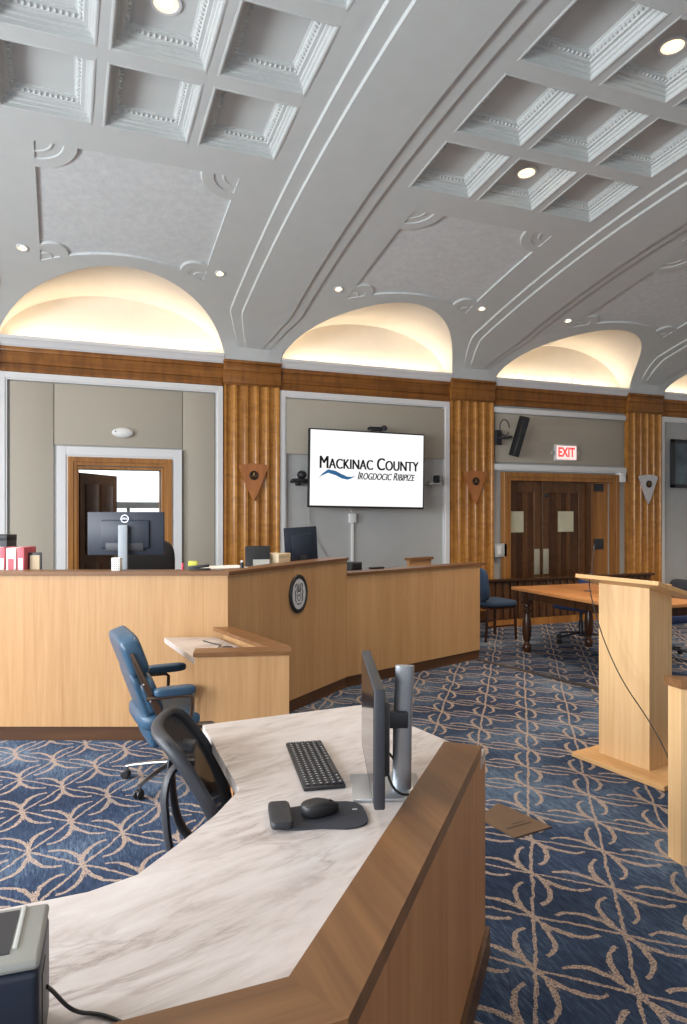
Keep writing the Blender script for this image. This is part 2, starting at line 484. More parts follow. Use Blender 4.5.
for bc in BAYS:
    Pg = []
    for i in range(N1+N2+1):
        row = []
        for tx, bx, by, ro in allcols:
            ya = yarc(tx)
            if i <= N1:
                y = YT+(ya-YT)*i/N1; x = tx; o = ro
            else:
                v = (i-N1)/N2; y = ya+(by-ya)*v
                if abs(tx) > 1.2 and by > 8.6:
                    k = max(0, (y-8.0)/(8.66-8.0)); x = tx+(bx-tx)*k**1.15
                else: x = tx+(bx-tx)*v
                o = ro*(1-max(0, min(1, (y-8.45)/.1)))
            row.append((bc+x, y, prof(y)+o))
        Pg.append(row)
    def skip(i, j):
        return i < N1 and max(abs(allcols[j][0]), abs(allcols[j+1][0])) <= PW+1e-4
    m.grid(Pg, skip=skip)
    # recessed panel with a skirt
    idx = [j for j, c in enumerate(allcols) if abs(c[0]) <= PW+1e-4]
    Q = [[(Pg[i][j][0], Pg[i][j][1], Pg[i][j][2]+.022) for j in idx] for i in range(N1+1)]
    q = MB(); q.grid(Q)
    for ring in ([(Pg[0][j], Q[0][k]) for k, j in enumerate(idx)], [(Pg[N1][j], Q[N1][k]) for k, j in enumerate(idx)],
                 [(Pg[i][idx[0]], Q[i][0]) for i in range(N1+1)], [(Pg[i][idx[-1]], Q[i][-1]) for i in range(N1+1)]):
        q.grid([[a for a, b in ring], [b for a, b in ring]])
    q.build('plaster_panel', 'plaster', ceil_root, smooth=30)
    # fan ornaments in the panel corners: ridged quarter discs
    for sx in (-1, 1):
        for top in (True, False):
            rad = .33 if top else .27
            cx_, cy_ = sx*PW, (YT if top else yarc(PW))
            prf = [(0, .014), (.06, .014), (.36, .014), (.38, .02), (.42, .02), (.44, .012), (.64, .012), (.66, .021), (.96, .022), (1, .0)]
            G = []
            for r_, hgt in prf:
                row = []
                for k in range(15):
                    a = pi/2*k/14
                    x = cx_-sx*r_*rad*cos(a); yy = cy_+(1 if top else -1)*r_*rad*sin(a)
                    if not top: yy = min(yy+(yarc(x)-yarc(PW))*1.0, yarc(x))
                    row.append((bc+x, yy, prof(yy)+.022-hgt))
                G.append(row)
            MB().grid(G).build('fan_ornament', 'ceil', ceil_root, smooth=20)
    # lunette vault and tympanum
    L = []
    n = 40
    for k in range(n+1):
        ph = pi*k/n
        ex = EW*cos(ph); ey = EY0-ED*sin(ph)**2; ez = prof(ey)
        bx, bz = 1.29*cos(ph), 3.55+.665*sin(ph)
        row = []
        for i in range(11):
            t = i/10
            row.append((bc+ex+(bx-ex)*t, ey+(8.84-ey)*t, ez+(bz-ez)*t+.07*sin(ph)*4*t*(1-t)))
        L.append(row)
    MB().grid(L).build('lunette', 'lun', ceil_root, smooth=60)
    tm = MB(); cpt = [(bc+1.29*cos(pi*k/n), 8.84, 3.55+.665*sin(pi*k/n)) for k in range(n+1)]
    tm.grid([[(p[0], 8.84, 3.40) for p in cpt], cpt])
    tm.build('tympanum', 'lun', ceil_root, smooth=0)
m.build('vault', 'ceil', ceil_root, smooth=25)
# coffers
def coffer_mesh():
    hx, hy = CC, .33
    rings = [(-.024, 0.001), (-.022, -.006), (-.010, -.008), (.0, -.004), (.001, .034), (.014, .038), (.015, .064), (.032, .068), (.033, .09),
             (.06, .088), (.063, .1), (.095, .128), (.097, .142), (.106, .144), (.107, .152)]
    q = MB(); prev = None
    for ins, z in rings:
        ring = [q.bm.verts.new((sx*(hx-ins), sy*(hy-ins), z)) for sx, sy in ((-1, -1), (1, -1), (1, 1), (-1, 1))]
        if prev:
            for a in range(4): q.bm.faces.new((prev[a], prev[(a+1) % 4], ring[(a+1) % 4], ring[a]))
        prev = ring
    q.bm.faces.new(prev)
    return q
def egg_mesh():
    hx, hy = CC-.079, .33-.079; q = MB()
    for horiz in (True, False):
        ln = hx if horiz else hy; n = int(2*ln/.034)
        for sgn in (-1, 1):
            for k in range(n+1):
                t = -ln+2*ln*k/n
                c = (t, sgn*hy, .112) if horiz else (sgn*hx, t, .112)
                if horiz: q.ball(c, .0115, .018, .016, 1)
                else: q.ball(c, .018, .0115, .016, 1)
    return q
first = None
for bc in BAYS:
    for cy_, hy in ROWS[:4]:
        for k in (-1, 0, 1):
            if first is None:
                o = coffer_mesh().build('coffer', 'ceil', ceil_root, smooth=0)
                egg_mesh().build('egg_moulding', 'ceil', o, smooth=60)
                first = o
            else: o = copy_tree(first, ceil_root)
            o.location = (bc+k*CA, cy_, vz(cy_)); o.scale = (1, hy/.33, .84)
            o.rotation_euler = (math.atan(-.057*(cy_-YC)), 0, 0)
q = MB()
for bc in BAYS:
    for cy_, hy in ROWS[4:]:
        for k in (-1, 0, 1): q.box(bc+k*CA-CC-.02, bc+k*CA+CC+.02, cy_-hy-.02, cy_+hy+.02, vz(cy_)+.005, vz(cy_)+.1)
q.build('coffer_backing', 'ceil', ceil_root, smooth=0)

# ---- walls
def box_obj(name, mat, parent, *boxes, bev=0):
    q = MB()
    for b in boxes: q.box(*b, bev=bev)
    return q.build(name, mat, parent, smooth=0 if not bev else 35)
WT = 5.2
D1 = (.159, 1.106, 2.11)           # open doorway
wb = struct(empty('wall_back'))
box_obj('wall_surface', 'wall', wb, (XL, D1[0], 8.76, 8.84, 0, 3.5), (D1[1], 6.236, 8.76, 8.84, 0, 3.5), (D1[0], D1[1], 8.76, 8.84, D1[2], 3.5),
        (6.236, 8.151, 8.76, 8.84, 2.08, 3.5), (8.151, XR, 8.76, 8.84, 0, 3.5))
for b in BAYS[0:1]+BAYS[1:2]: pass
b1 = BAYS[1]; b2 = BAYS[2]; b3 = BAYS[3]
# bay one fabric panels, split around the doorway
for x0, x1, z0, z1 in ((-.575, -.115, .1, 3.105), (-.107, 1.366, 2.39, 3.105), (1.374, 1.77, .1, 3.105)):
    MB().box(x0, x1, 8.735, 8.76, z0, z1, bev=.006).build('fabric_panel', 'fabric', wb)
MB().box(b2-1.25, b2+1.24, 8.715, 8.76, 2.37, 3.1, bev=.006).build('fabric_panel', 'fabric', wb)
MB().box(b3-1.24, b3+1.24, 8.73, 8.76, 2.35, 3.085, bev=.006).build('fabric_panel', 'fabric', wb)
def bar_frame(name, x0, x1, z0, z1, w, y0, y1, mat, parent, bottom=False, step=None):
    q = MB()
    q.box(x0, x0+w, y0, y1, z0, z1, bev=.004, seg=1); q.box(x1-w, x1, y0, y1, z0, z1, bev=.004, seg=1)
    q.box(x0+w, x1-w, y0, y1, z1-w, z1, bev=.004, seg=1)
    if bottom: q.box(x0+w, x1-w, y0, y1, z0, z0+w, bev=.004, seg=1)
    if step:
        q.box(x0+w, x0+w+step, y0+.012, y1, z0, z1-w); q.box(x1-w-step, x1-w, y0+.012, y1, z0, z1-w); q.box(x0+w+step, x1-w-step, y0+.012, y1, z1-w-step, z1-w)
    return q.build(name, mat, parent, smooth=0)
n_trim = 0
def trim_name():
    global n_trim; n_trim += 1; return 'trim_%d' % n_trim
for i, bc in enumerate(BAYS):
    t = struct(empty(trim_name()))
    x0, x1 = bc-P/2+PH, bc+P/2-PH
    if i != 3:
        bar_frame('panel_frame', x0, x1, 0, 3.2, .07, 8.7, 8.76, 'trimw', t, step=.018)
    else:
        q = MB(); q.box(x0, x1, 8.7, 8.76, 3.09, 3.17, bev=.008); q.box(x0, x1, 8.69, 8.76, 2.24, 2.32, bev=.01); q.box(x0, x1, 8.7, 8.76, 2.225, 2.24)
        q.build('panel_frame', 'trimw', t)
    # frieze and cornice between the pilasters
    q = MB()
    q.box(x0, x1, 8.715, 8.76, 3.205, 3.3, bev=.006, seg=1); q.box(x0, x1, 8.7, 8.76, 3.3, 3.43); q.box(x0, x1, 8.68, 8.76, 3.43, 3.49, bev=.012)
    q.build('frieze', 'honey_h', t)
    pr = [(8.76, 3.46), (8.69, 3.485), (8.685, 3.5), (8.67, 3.505), (8.66, 3.53), (8.635, 3.56), (8.625, 3.565), (8.62, 3.6), (8.66, 3.61), (8.665, 3.54), (8.76, 3.53)]
    MB().grid([[(x0-.0, y, z) for y, z in pr], [(x1, y, z) for y, z in pr]]).build('cornice', 'trimw', t, smooth=20)
# pilasters
def flute_poly(w, nfl=5):
    pts = [(-w, .08)]; y = 0
    fil = .026; fw = (2*w-fil*(nfl+1))/nfl; x = -w
    for k in range(nfl):
        pts.append((x, y)); x += fil; pts.append((x, y))
        for j in range(1, 8):
            a = pi*j/8; pts.append((x+fw/2-fw/2*cos(a), y+.026*sin(a)))
        x += fw
    pts += [(x, y), (w, y), (w, .08)]
    return pts
pil_first = None
for k, xr in enumerate(RIBS):
    if pil_first is None:
        t = struct(empty(trim_name()))
        MB().prism(flute_poly(PH-.012), 0, 3.237).build('shaft', 'honey', t, smooth=40)
        q = MB()
        q.box(-PH+.008, PH-.008, -.006, .08, 3.225, 3.245, bev=.004); q.box(-PH, PH, -.022, .08, 3.245, 3.40, bev=.004)
        q.box(-PH, PH, -.034, .08, 3.40, 3.5, bev=.01); q.box(-PH-.006, PH+.006, -.045, .08, 3.5, 3.537, bev=.008)
        q.build('capital', 'honey_h', t)
        pil_first = t
    else: t = copy_tree(pil_first); t.name = trim_name()
    t.location = (xr, 8.68, 0)
    # plaster foot that closes the cove behind the capital
# skirting
q = MB()
for a, b in ((XL, .02), (1.3, 6.08), (8.33, XR)): q.box(a, b, 8.66, 8.7, 0, .14)
struct(q.build('baseboard_back', 'base', smooth=0))
# other walls: left wall with tall windows, wall behind the camera with windows, right wall
def wall_with_windows(name, axis, pos, a0, a1, wins, z1, flip):
    root = struct(empty(name)); q = MB(); th = .25
    lo, hi = (pos-th, pos) if flip else (pos, pos+th)
    def bx(u0, u1, z0, z1_):
        if axis == 'X': q.box(lo, hi, u0, u1, z0, z1_)
        else: q.box(u0, u1, lo, hi, z0, z1_)
    u = a0
    for w0, w1, s0, s1 in wins:
        bx(u, w0, 0, z1); bx(w0, w1, 0, s0); bx(w0, w1, s1, z1); u = w1
    bx(u, a1, 0, z1)
    q.build('wall_surface', 'wall', root, smooth=0)
    return root
LW = [(-1.6, .2, .9, 3.3), (1.4, 3.2, .9, 3.3), (4.4, 6.2, .9, 3.3)]
FW = [(-2.9, -1.1, .9, 3.3), (.3, 2.1, .9, 3.3), (3.5, 5.3, .9, 3.3)]
wall_with_windows('wall_left', 'X', XL, YF-.25, 9.0, LW, WT, True)
wall_with_windows('wall_front', 'Y', YF, XL, XR, FW, WT, True)
wall_with_windows('wall_right', 'X', XR, YF-.25, 9.0, [], WT, False)
nw = 0
def window(axis, pos, w0, w1, s0, s1):
    global nw; nw += 1
    t = struct(empty('window_%d' % nw)); q = MB()
    def bx(u0, u1, z0, z1_, d=.06):
        if axis == 'X': q.box(pos-.16, pos-.16+d, u0, u1, z0, z1_)
        else: q.box(u0, u1, pos-.16, pos-.16+d, z0, z1_)
    bx(w0, w0+.07, s0, s1); bx(w1-.07, w1, s0, s1); bx(w0, w1, s0, s0+.07); bx(w0, w1, s1-.07, s1)
    bx(w0, w1, (s0+s1)/2-.025, (s0+s1)/2+.025, .05); bx((w0+w1)/2-.02, (w0+w1)/2+.02, s0, s1, .05)
    q.build('window_frame', 'framewood', t, smooth=0)
for w in LW: window('X', XL, *w)
for w in FW: window('Y', YF, *w)

# ---- doorway one with its open leaf and the bright room beyond
d = struct(empty('door_1'))
bar_frame('white_casing', D1[0]-.24, D1[1]+.25, 0, D1[2]+.26, .1, 8.69, 8.76, 'trimw', d, step=.02)
bar_frame('wood_casing', D1[0]-.12, D1[1]+.13, 0, D1[2]+.14, .06, 8.68, 8.76, 'framewood', d, step=.04)
bar_frame('jamb', D1[0]-.03, D1[1]+.03, 0, D1[2]+.03, .03, 8.70, 8.95, 'framewood', d)
lf = empty('door_leaf', (D1[0]+.02, 8.96, 0), R(58), parent=d)
q = MB(); q.box(0, .9, 0, .045, .01, 2.08)
q.build('leaf_panel', 'doorwood', lf, smooth=0)
q = MB()
for x0, x1, z0, z1 in ((.12, .42, .2, .95), (.48, .78, .2, .95), (.12, .42, 1.08, 1.95), (.48, .78, 1.08, 1.95)):
    q.box(x0, x1, -.008, .0, z0, z1, bev=.006)
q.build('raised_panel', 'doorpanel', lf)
MB().lathe([(0, 0), (.03, 0), (.03, .01), (.012, .015), (.012, .05), (.03, .06), (.03, .08), (0, .09)], 16, mx=T((.84, 0, 1.0)) @ RX(pi/2)).build('door_knob', 'brass', lf)
rb = struct(empty('wall_beyond'))
box_obj('wall_surface', 'outside', rb, (-2.0, 3.2, 11.6, 11.7, 0, 1.35), (-2, .2, 11.6, 11.7, 1.35, 2.35), (2.4, 3.2, 11.6, 11.7, 1.35, 2.35), (-2, 3.2, 11.6, 11.7, 2.35, 3.2),
        (-2.1, -2, 8.95, 11.7, 0, 3.2), (3.2, 3.3, 8.95, 11.7, 0, 3.2), (-2.1, 3.3, 8.86, 11.7, 3.2, 3.3))
wz = struct(empty('window_7'))
q = MB(); q.box(.2, 2.4, 11.55, 11.62, 1.66, 1.76); q.box(.2, 2.4, 11.55, 11.62, 1.35, 1.4); q.box(.2, 2.4, 11.55, 11.62, 2.3, 2.35)
for x in (.2, .93, 1.66, 2.35): q.box(x, x+.05, 11.56, 11.61, 1.35, 1.7)
q.build('window_frame', 'outside', wz, smooth=0)
MB().box(.2, 2.4, 11.64, 11.66, 1.35, 2.35).build('bright_pane', 'daypane', wz, smooth=0)

# ---- double door
d = struct(empty('door_2'))
bar_frame('wood_casing', 6.10, 8.32, 0, 2.2, .07, 8.66, 8.76, 'framewood', d, step=.055)
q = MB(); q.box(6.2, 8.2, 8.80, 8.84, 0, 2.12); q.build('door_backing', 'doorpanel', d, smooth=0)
q = MB(); q.box(7.70, 7.76, 8.69, 8.8, 0, 2.09); q.build('mullion', 'doorwood', d, smooth=0)
def leaf(name, x0, x1, n):
    q = MB(); w = x1-x0
    q.box(x0, x0+.13, 8.74, 8.785, 0, 2.07, bev=.003, seg=1); q.box(x1-.13, x1, 8.74, 8.785, 0, 2.07, bev=.003, seg=1)
    q.box(x0+.13, x1-.13, 8.74, 8.785, 1.9, 2.07); q.box(x0+.13, x1-.13, 8.74, 8.785, 0, .22)
    for k in range(1, n): q.box(x0+.13+(w-.26)*k/n-.045, x0+.13+(w-.26)*k/n+.045, 8.745, 8.785, .22, 1.9)
    o = q.build(name, 'doorwood', d, smooth=0)
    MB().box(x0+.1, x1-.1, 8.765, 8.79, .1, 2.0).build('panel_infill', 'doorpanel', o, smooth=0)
    return o
l1 = leaf('door_leaf', 6.24, 6.83, 2); l2 = leaf('door_leaf', 6.85, 7.69, 3)
q = MB(); q.box(7.77, 8.15, 8.745, 8.785, 0, 2.07)
sl = q.build('side_panel', 'framewood', d, smooth=0)
MB().box(7.86, 8.06, 8.735, 8.745, 1.0, 1.17, bev=.004).build('dark_plate', 'black2', sl)
MB().box(7.86, 8.06, 8.735, 8.745, 1.93, 2.05, bev=.004).build('dark_plate', 'black2', sl)
for par, x0, x1, mt in ((l1, 6.70, 6.80, 'pushplate'), (l2, 6.87, 6.97, 'pushplate')):
    MB().box(x0, x1, 8.728, 8.74, .64, 1.03, bev=.004).build('push_plate', mt, par)
for x0, x1, lab, wh in ((6.25, 6.50, 'cream paper notice taped on left leaf of the double door', 0), (7.15, 7.45, 'cream paper notice taped on right leaf of the double door', 1)):
    tag(MB().box(x0, x1, 8.732, 8.739, 1.29, 1.61).build('paper_notice', 'notepaper', smooth=0), lab, 'notice', 'paper notices on the double door')
MB().lathe([(0, 0), (.035, 0), (.035, .012), (.02, .02), (0, .022)], 16, mx=T((6.93, 8.74, 1.86)) @ RX(pi/2)).build('door_lock', 'black2', l2)

# ---- strip where the carpet changes
a = Vector((4.10, 6.72, 0)); b = Vector((4.62, 4.1, 0)); dv = (b-a).normalized(); nv = Vector((-dv.y, dv.x, 0))*.03
struct(MB().prism([tuple((a+nv).xy), tuple((b+nv).xy), tuple((b-nv).xy), tuple((a-nv).xy)], 0, .006).build('trim_20', 'strip', smooth=0))

# ------------------------------------------------------------------ benches (dais front)
A0 = Vector((-2.83, 6.35)); B = Vector((1.059, 4.771)); C = Vector((2.385, 5.81)); D = Vector((4.199, 6.413))
def bench(label, p0, p1, h, prev=None, nxt=None, overhang=0):
    dv = (p1-p0).normalized(); ang = atan2(dv.y, dv.x); ln = (p1-p0).length
    t = thing('courtroom_bench', label, 'bench', (p0.x, p0.y, 0), ang, 'dais benches')
    def mit(o, at0):   # mitred x at inward offset o
        other = prev if at0 else nxt
        if other is None: return 0 if at0 else ln
        da = (dv.angle_signed(other)) if at0 else (other.angle_signed(dv))
        s_ = math.tan(da/2)*o
        return (0 + s_) if at0 else (ln - s_)
    def slab(o0, o1, z0, z1, name, mat, par=t, bev=0, over=0):
        poly = [(mit(o0, True), o0), (mit(o0, False)+over, o0), (mit(o1, False)+over, o1), (mit(o1, True), o1)]
        return MB().prism(poly, z0, z1).build(name, mat, par, smooth=0)
    slab(0, .06, .1, h-.026, 'front_panel', 'oak')
    slab(.012, .06, 0, .1, 'baseboard', 'base')
    slab(-.018, .16, h-.026, h, 'counter_cap', 'cap', over=overhang)
    slab(.06, .72, h-.27, h-.235, 'inner_worktop', 'oak_h')
    slab(.66, .7, .16, h-.27, 'modesty_panel', 'oak')
    return t
d1v = (B-A0).normalized(); d2v = (C-B).normalized(); d3v = (D-C).normalized()
bench('long pale oak bench front at far left, with brown cap, behind the blue leather chair', A0, B, 1.185, None, d2v)
bt2 = bench('angled middle oak bench carrying the round black and white seal', B, C, 1.185, d1v, None)
bt3 = bench('lower right oak bench with brown cap below the television', C, D, 1.045, None, None, .09)
# end returns of the low bench
q = MB(); q.box(1.74, 2.12, .9, .94, .16, 1.03); q.build('side_return', 'oak', bt3, smooth=0)
q = MB(); q.box(1.73, 2.13, .87, .97, 1.03, 1.06); q.build('return_cap', 'cap', bt3, smooth=0)
# seal on the middle bench
sl = thing('wall_seal', 'round black ringed white seal mounted on the middle bench front', 'seal', (B.x+d2v.x*.876, B.y+d2v.y*.876, .939), atan2(d2v.y, d2v.x))
S90 = T((0, -.0005, 0)) @ RX(pi/2) @ Matrix.Diagonal((.8, 1, 1, 1))
MB().lathe([(0, 0), (.155, 0), (.157, .012), (.15, .02), (.128, .02), (.124, .012), (0, .012)], 48, mx=S90).build('ring', 'black', sl)
MB().lathe([(0, .012), (.124, .012), (.122, .0145), (0, .0145)], 40, mx=S90).build('face', 'sealface', sl)
q = MB()
def stroke(pts, w): q.tube([(x, y, .0148) for x, y in pts], w*.72, 6, mx=S90)
for sx in (-1, 1):
    stroke([(sx*.012, .02), (sx*.03, .045), (sx*.035, .07), (sx*.05, .085), (sx*.065, .07), (sx*.06, .05)], .005)
    stroke([(sx*.008, .02), (sx*.012, .06), (sx*.02, .085)], .004)
    stroke([(sx*.05, .04), (sx*.07, .015), (sx*.06, -.015), (sx*.065, -.05), (sx*.045, -.06)], .006)
    stroke([(sx*.03, .02), (sx*.034, -.02), (sx*.02, -.045), (0, -.058)], .004)
stroke([(-.03, .02), (.03, .02)], .004); stroke([(-.015, -.005), (.0, -.02), (.014, -.006)], .005)
stroke([(-.04, -.075), (-.015, -.083), (0, -.078), (.015, -.083), (.04, -.075)], .006)
q.build('crest_drawing', 'sealink', sl)
# dais floor
struct(MB().prism([(-2.6, 6.32), (1.03, 4.86), (2.36, 5.9), (4.08, 6.5), (4.5, 8.69), (-3.0, 8.69)], .0, .15).build('floor_dais', 'carpet', smooth=0))

# ------------------------------------------------------------------ side workstation by the blue chair
ws = thing('side_workstation', 'small oak workstation with white stone top projecting from the middle bench', 'workstation')
e_ = Vector((1.205, 3.815)); w_ = Vector((.688, 3.958)); f_ = Vector((1.075, 4.755))
dv = (e_-w_).normalized(); nv = Vector((-dv.y, dv.x)); sv = (f_-e_).normalized(); sn = Vector((sv.y, -sv.x))
t2 = lambda *v: [tuple(p) for p in v]
MB().prism(t2(w_, e_, e_+nv*.05, w_+nv*.05), .06, .775).build('front_panel', 'oak', ws, smooth=0)
MB().prism(t2(w_+nv*.008, e_+nv*.008-dv*.008, e_+nv*.05-dv*.008, w_+nv*.05), 0, .06).build('baseboard', 'base', ws, smooth=0)
MB().prism(t2(e_+sv*.05, e_+sv*.0+nv*.05, f_-sn*.0, f_-sn*.05 if False else f_, ), .06, .06001) if False else None
side_in = -0.05
g0, g1 = e_+nv*.05, f_
h0, h1 = g0-dv*.05, g1-dv*.05
MB().prism(t2(g0, g1, h1, h0), .0, .775).build('side_panel', 'oak', ws, smooth=0)
q = MB()
o0 = w_-nv*.012-dv*.008; o1 = e_-nv*.012+dv*.015
q.prism(t2(o0, o1, o1+nv*.14, o0+nv*.14), .775, .80)
k0 = o1+nv*.14; q.prism(t2(k0, f_+dv*.02, f_-dv*.12, k0-dv*.14), .775, .80)
q.build('cap', 'cap', ws, smooth=0)
MB().prism(t2(Vector((.715, 4.09)), k0-dv*.155+nv*.003, Vector((.965, 4.755)), Vector((.64, 4.87)), Vector((.645, 4.80))), .70, .735).build('worktop', 'stone', ws, smooth=0)
tag(MB().lathe([(.0, 0), (.036, 0), (.04, .004), (.034, .012), (.02, .016), (0, .016)], 24, cx=.955, cy=4.32).build('desk_puck', 'black2', smooth=40),
    'small round black puck on the white side worktop', 'puck').location.z = .7352
q = MB(); q.tube([(.86, 4.62, .741), (.9, 4.52, .7395), (.94, 4.44, .7395), (.90, 4.34, .7395), (.89, 4.27, .7392), (.86, 4.22, .7392)], .004, 8)
tag(q.build('black_cable', 'black'), 'thin black cable lying on the white side worktop', 'cable')

# ------------------------------------------------------------------ foreground desk
dk = thing('clerk_desk', 'foreground clerk desk with veined white stone top and brown capped oak panel', 'desk')
ang = atan2(2.047-1.033, 1.337-.421); u = Vector((cos(ang), sin(ang))); nin = Vector((-u.y, u.x))     # nin points to the user side
E1 = Vector((1.337, 2.043)); K = Vector((.405, 1.02))
K = E1-u*1.37
cw = .125
KL = Vector((-1.5, K.y))
# inner corner of the two cap bands (second band runs along X)
tn = math.tan((pi-ang)/2)
def inner(o):      # point of the mitre at inward offset o
    # bisector between segment u (from K) and segment -x (from K)
    # solve K + nin*o + u*t with y = K.y + o
    tt = (K.y+o-(K.y+nin.y*o))/u.y
    return K+nin*o+u*tt
q = MB(); q.prism(t2(E1-nin*.006, E1+nin*cw, inner(cw), inner(-.006)), .75, .79)
dkc = q.build('cap', 'capy', dk, smooth=0)
q = MB(); q.prism(t2(inner(-.006), inner(cw), Vector((-1.5, K.y+cw)), Vector((-1.5, K.y-.006))), .75, .79); q.build('cap', 'cap', dk, smooth=0)
i0, i1 = .018, .105
j0 = -.004
q = MB(); q.prism(t2(E1+nin*j0-u*.01, E1+nin*i1-u*.01, inner(i1), inner(j0)), .705, .75)
q.prism(t2(inner(j0), inner(i1), Vector((-1.5, K.y+i1)), Vector((-1.5, K.y+j0))), .705, .75)
q.build('upper_rail', 'deskoak', dk, smooth=0)
EE = E1+u*.10
q = MB(); q.prism(t2(EE+nin*j0, EE+nin*i1, inner(i1), inner(j0)), .1, .705)
q.prism(t2(inner(j0), inner(i1), Vector((-1.5, K.y+i1)), Vector((-1.5, K.y+j0))), .1, .705)
q.build('front_panel', 'deskoak', dk, smooth=0)
q = MB(); q.prism(t2(EE-nin*.02+u*.012, EE+nin*.12+u*.012, inner(.12), inner(-.02)), 0, .1)
q.build('baseboard', 'base', dk, smooth=0)
q = MB()
poly = [inner(.1), E1+nin*.1-u*.012, E1+nin*.1, E1-nin*.004, EE-nin*.004, EE+nin*.1+u*.01, Vector((1.225, 2.805)), Vector((.515, 2.78)), Vector((.5, 2.09)), Vector((.395, 1.94)), Vector((.29, 1.825)), Vector((.16, 1.69)), Vector((.05, 1.655)), Vector((-1.5, 1.64)), Vector((-1.5, K.y+.1))]
q.prism([tuple(p) for p in poly], .706, .745)
q.build('worktop', 'stone', dk, smooth=0)
q = MB(); q.prism([(.62, 2.70), (1.2, 2.72), (1.2, 2.76), (.62, 2.74)], 0, .705); q.build('back_panel', 'deskoak', dk, smooth=0)

# monitor on desk
def monitor(name, label, loc, rz, w, h, z0, mats=('black2', 'screenoff', 'silver')):
    """screen faces local -y"""
    t = thing(name, label, 'monitor', loc, rz)
    q = MB(); q.box(-w/2, w/2, -.008, .022, z0, z0+h, bev=.005); q.box(-w*.32, w*.32, .02, .045, z0+.05, z0+h-.06, bev=.012); q.build('housing', mats[0], t)
    MB().box(-w/2+.008, w/2-.008, -.0095, -.0078, z0+.02, z0+h-.008).build('screen', mats[1], t, smooth=0)
    return t
mc = Vector((.866, 1.925)); md = Vector((.342, .94)).normalized()
mon = monitor('desk_monitor', 'dark flat monitor seen edge-on on the foreground stone desk', (mc.x, mc.y, .745), atan2(md.y, md.x), .525, .325, .055)
# local frame: x along the screen, -y is ... screen normal (-.94,.342) is local +y of this rotation, so turn around
mon.rotation_euler.z += pi
q = MB(); q.box(-.12, .08, -.055, .16, .0008, .011, bev=.004); q.build('stand_base', 'silver', mon)
q = MB(); q.tube([(.0, .098, .01), (.0, .10, .2), (.0, .108, .385)], .029, 16, flat=(1, .45)); q.build('stand_column', 'silver', mon)
q = MB(); q.box(-.03, .03, .03, .115, .20, .25, bev=.006); q.build('stand_arm', 'black2', mon)
q = MB(); q.tube(bez((-.10, .045, .1), (-.11, .08, .08), (-.12, .10, .03), (-.2, .10, .006), 14), .004, 8); q.build('power_cable', 'black', mon)
q = MB(); q.tube(bez((.05, .045, .1), (.07, .06, .0), (.09, .1, .01), (-.03, .2, .006), 12), .004, 8)
q.build('signal_cable', 'black', mon)

# keyboard
k0 = Vector((.748, 2.406)); k1 = Vector((.881, 2.399)); k2 = Vector((.809, 1.995)); k3 = Vector((.677, 1.983))
kc = (k0+k1+k2+k3)/4; kd = ((k0+k1)/2-(k2+k3)/2).normalized()
kb = thing('keyboard', 'black low-profile keyboard on the white stone desk', 'keyboard', (kc.x, kc.y, .7455), atan2(kd.y, kd.x))
MB().box(-.213, .213, -.066, .066, .0, .012, bev=.004).build('body', 'black', kb)
q = MB(); lg = MB()
for r_ in range(6):
    y = -.053+r_*.0206; x = -.203
    ws_ = [1]*21
    if r_ == 0: ws_ = [1.3, 1.2, 1.2, 6, 1.2, 1.2, 1.3, 1, 1, 1, 2, 1]
    tot = sum(ws_); sc_ = .406/tot
    for w in ws_:
        q.box(x+.0012, x+w*sc_-.0012, y-.0085, y+.0085, .0118, .0165, bev=.0016, seg=1)
        if w < 2: lg.box(x+w*sc_*.3, x+w*sc_*.55, y-.001, y+.004, .0164, .0168)
        x += w*sc_
q.build('keys', 'keys', kb); lg.build('key_legends', 'legend', kb, smooth=0)
# mouse pad + mouse
pc = Vector((.66, 1.815)); pd = Vector((.985, -.05)).normalized()
mp = thing('mouse_pad', 'dark grey mouse mat with padded black wrist rest', 'mouse mat', (pc.x, pc.y, .7455), R(-12))
pts = []
for a in range(0, 24):
    th = 2*pi*a/24; r_ = 1
    x = .135*(abs(cos(th))**.55)*(1 if cos(th) >= 0 else -1); y = (.083-.012*(x < 0)+.012*max(0, x)/.135)*(abs(sin(th))**.6)*(1 if sin(th) >= 0 else -1)
    pts.append((x, y))
MB().prism(pts, 0, .005).build('mat', 'padfab', mp, smooth=20)
MB().cushion(.062, .15, .026, mx=T((-.108, 0, .016))).build('wrist_rest', 'gel', mp, smooth=60)
MB().box(.1, .114, .02, .028, .005, .0056).build('tag', 'legend', mp, smooth=0)
ms = thing('computer_mouse', 'black computer mouse on the dark mat', 'mouse', (.668, 1.825, .7508), R(4))
def msh(x, y, z):
    z2 = z+.019
    return (x, y*(1-.18*(x/.055)), max(0, z2*(1-.35*max(0, x)/.055)))
MB().cushion(.112, .062, .04, n=8, round_=.8, curve=msh).build('shell', 'black', ms, smooth=60)
MB().lathe([(0, 0), (.009, 0), (.009, .006), (0, .006)], 16, mx=T((.03, .003, .026)) @ RX(pi/2)).build('scroll_wheel', 'black2', ms)

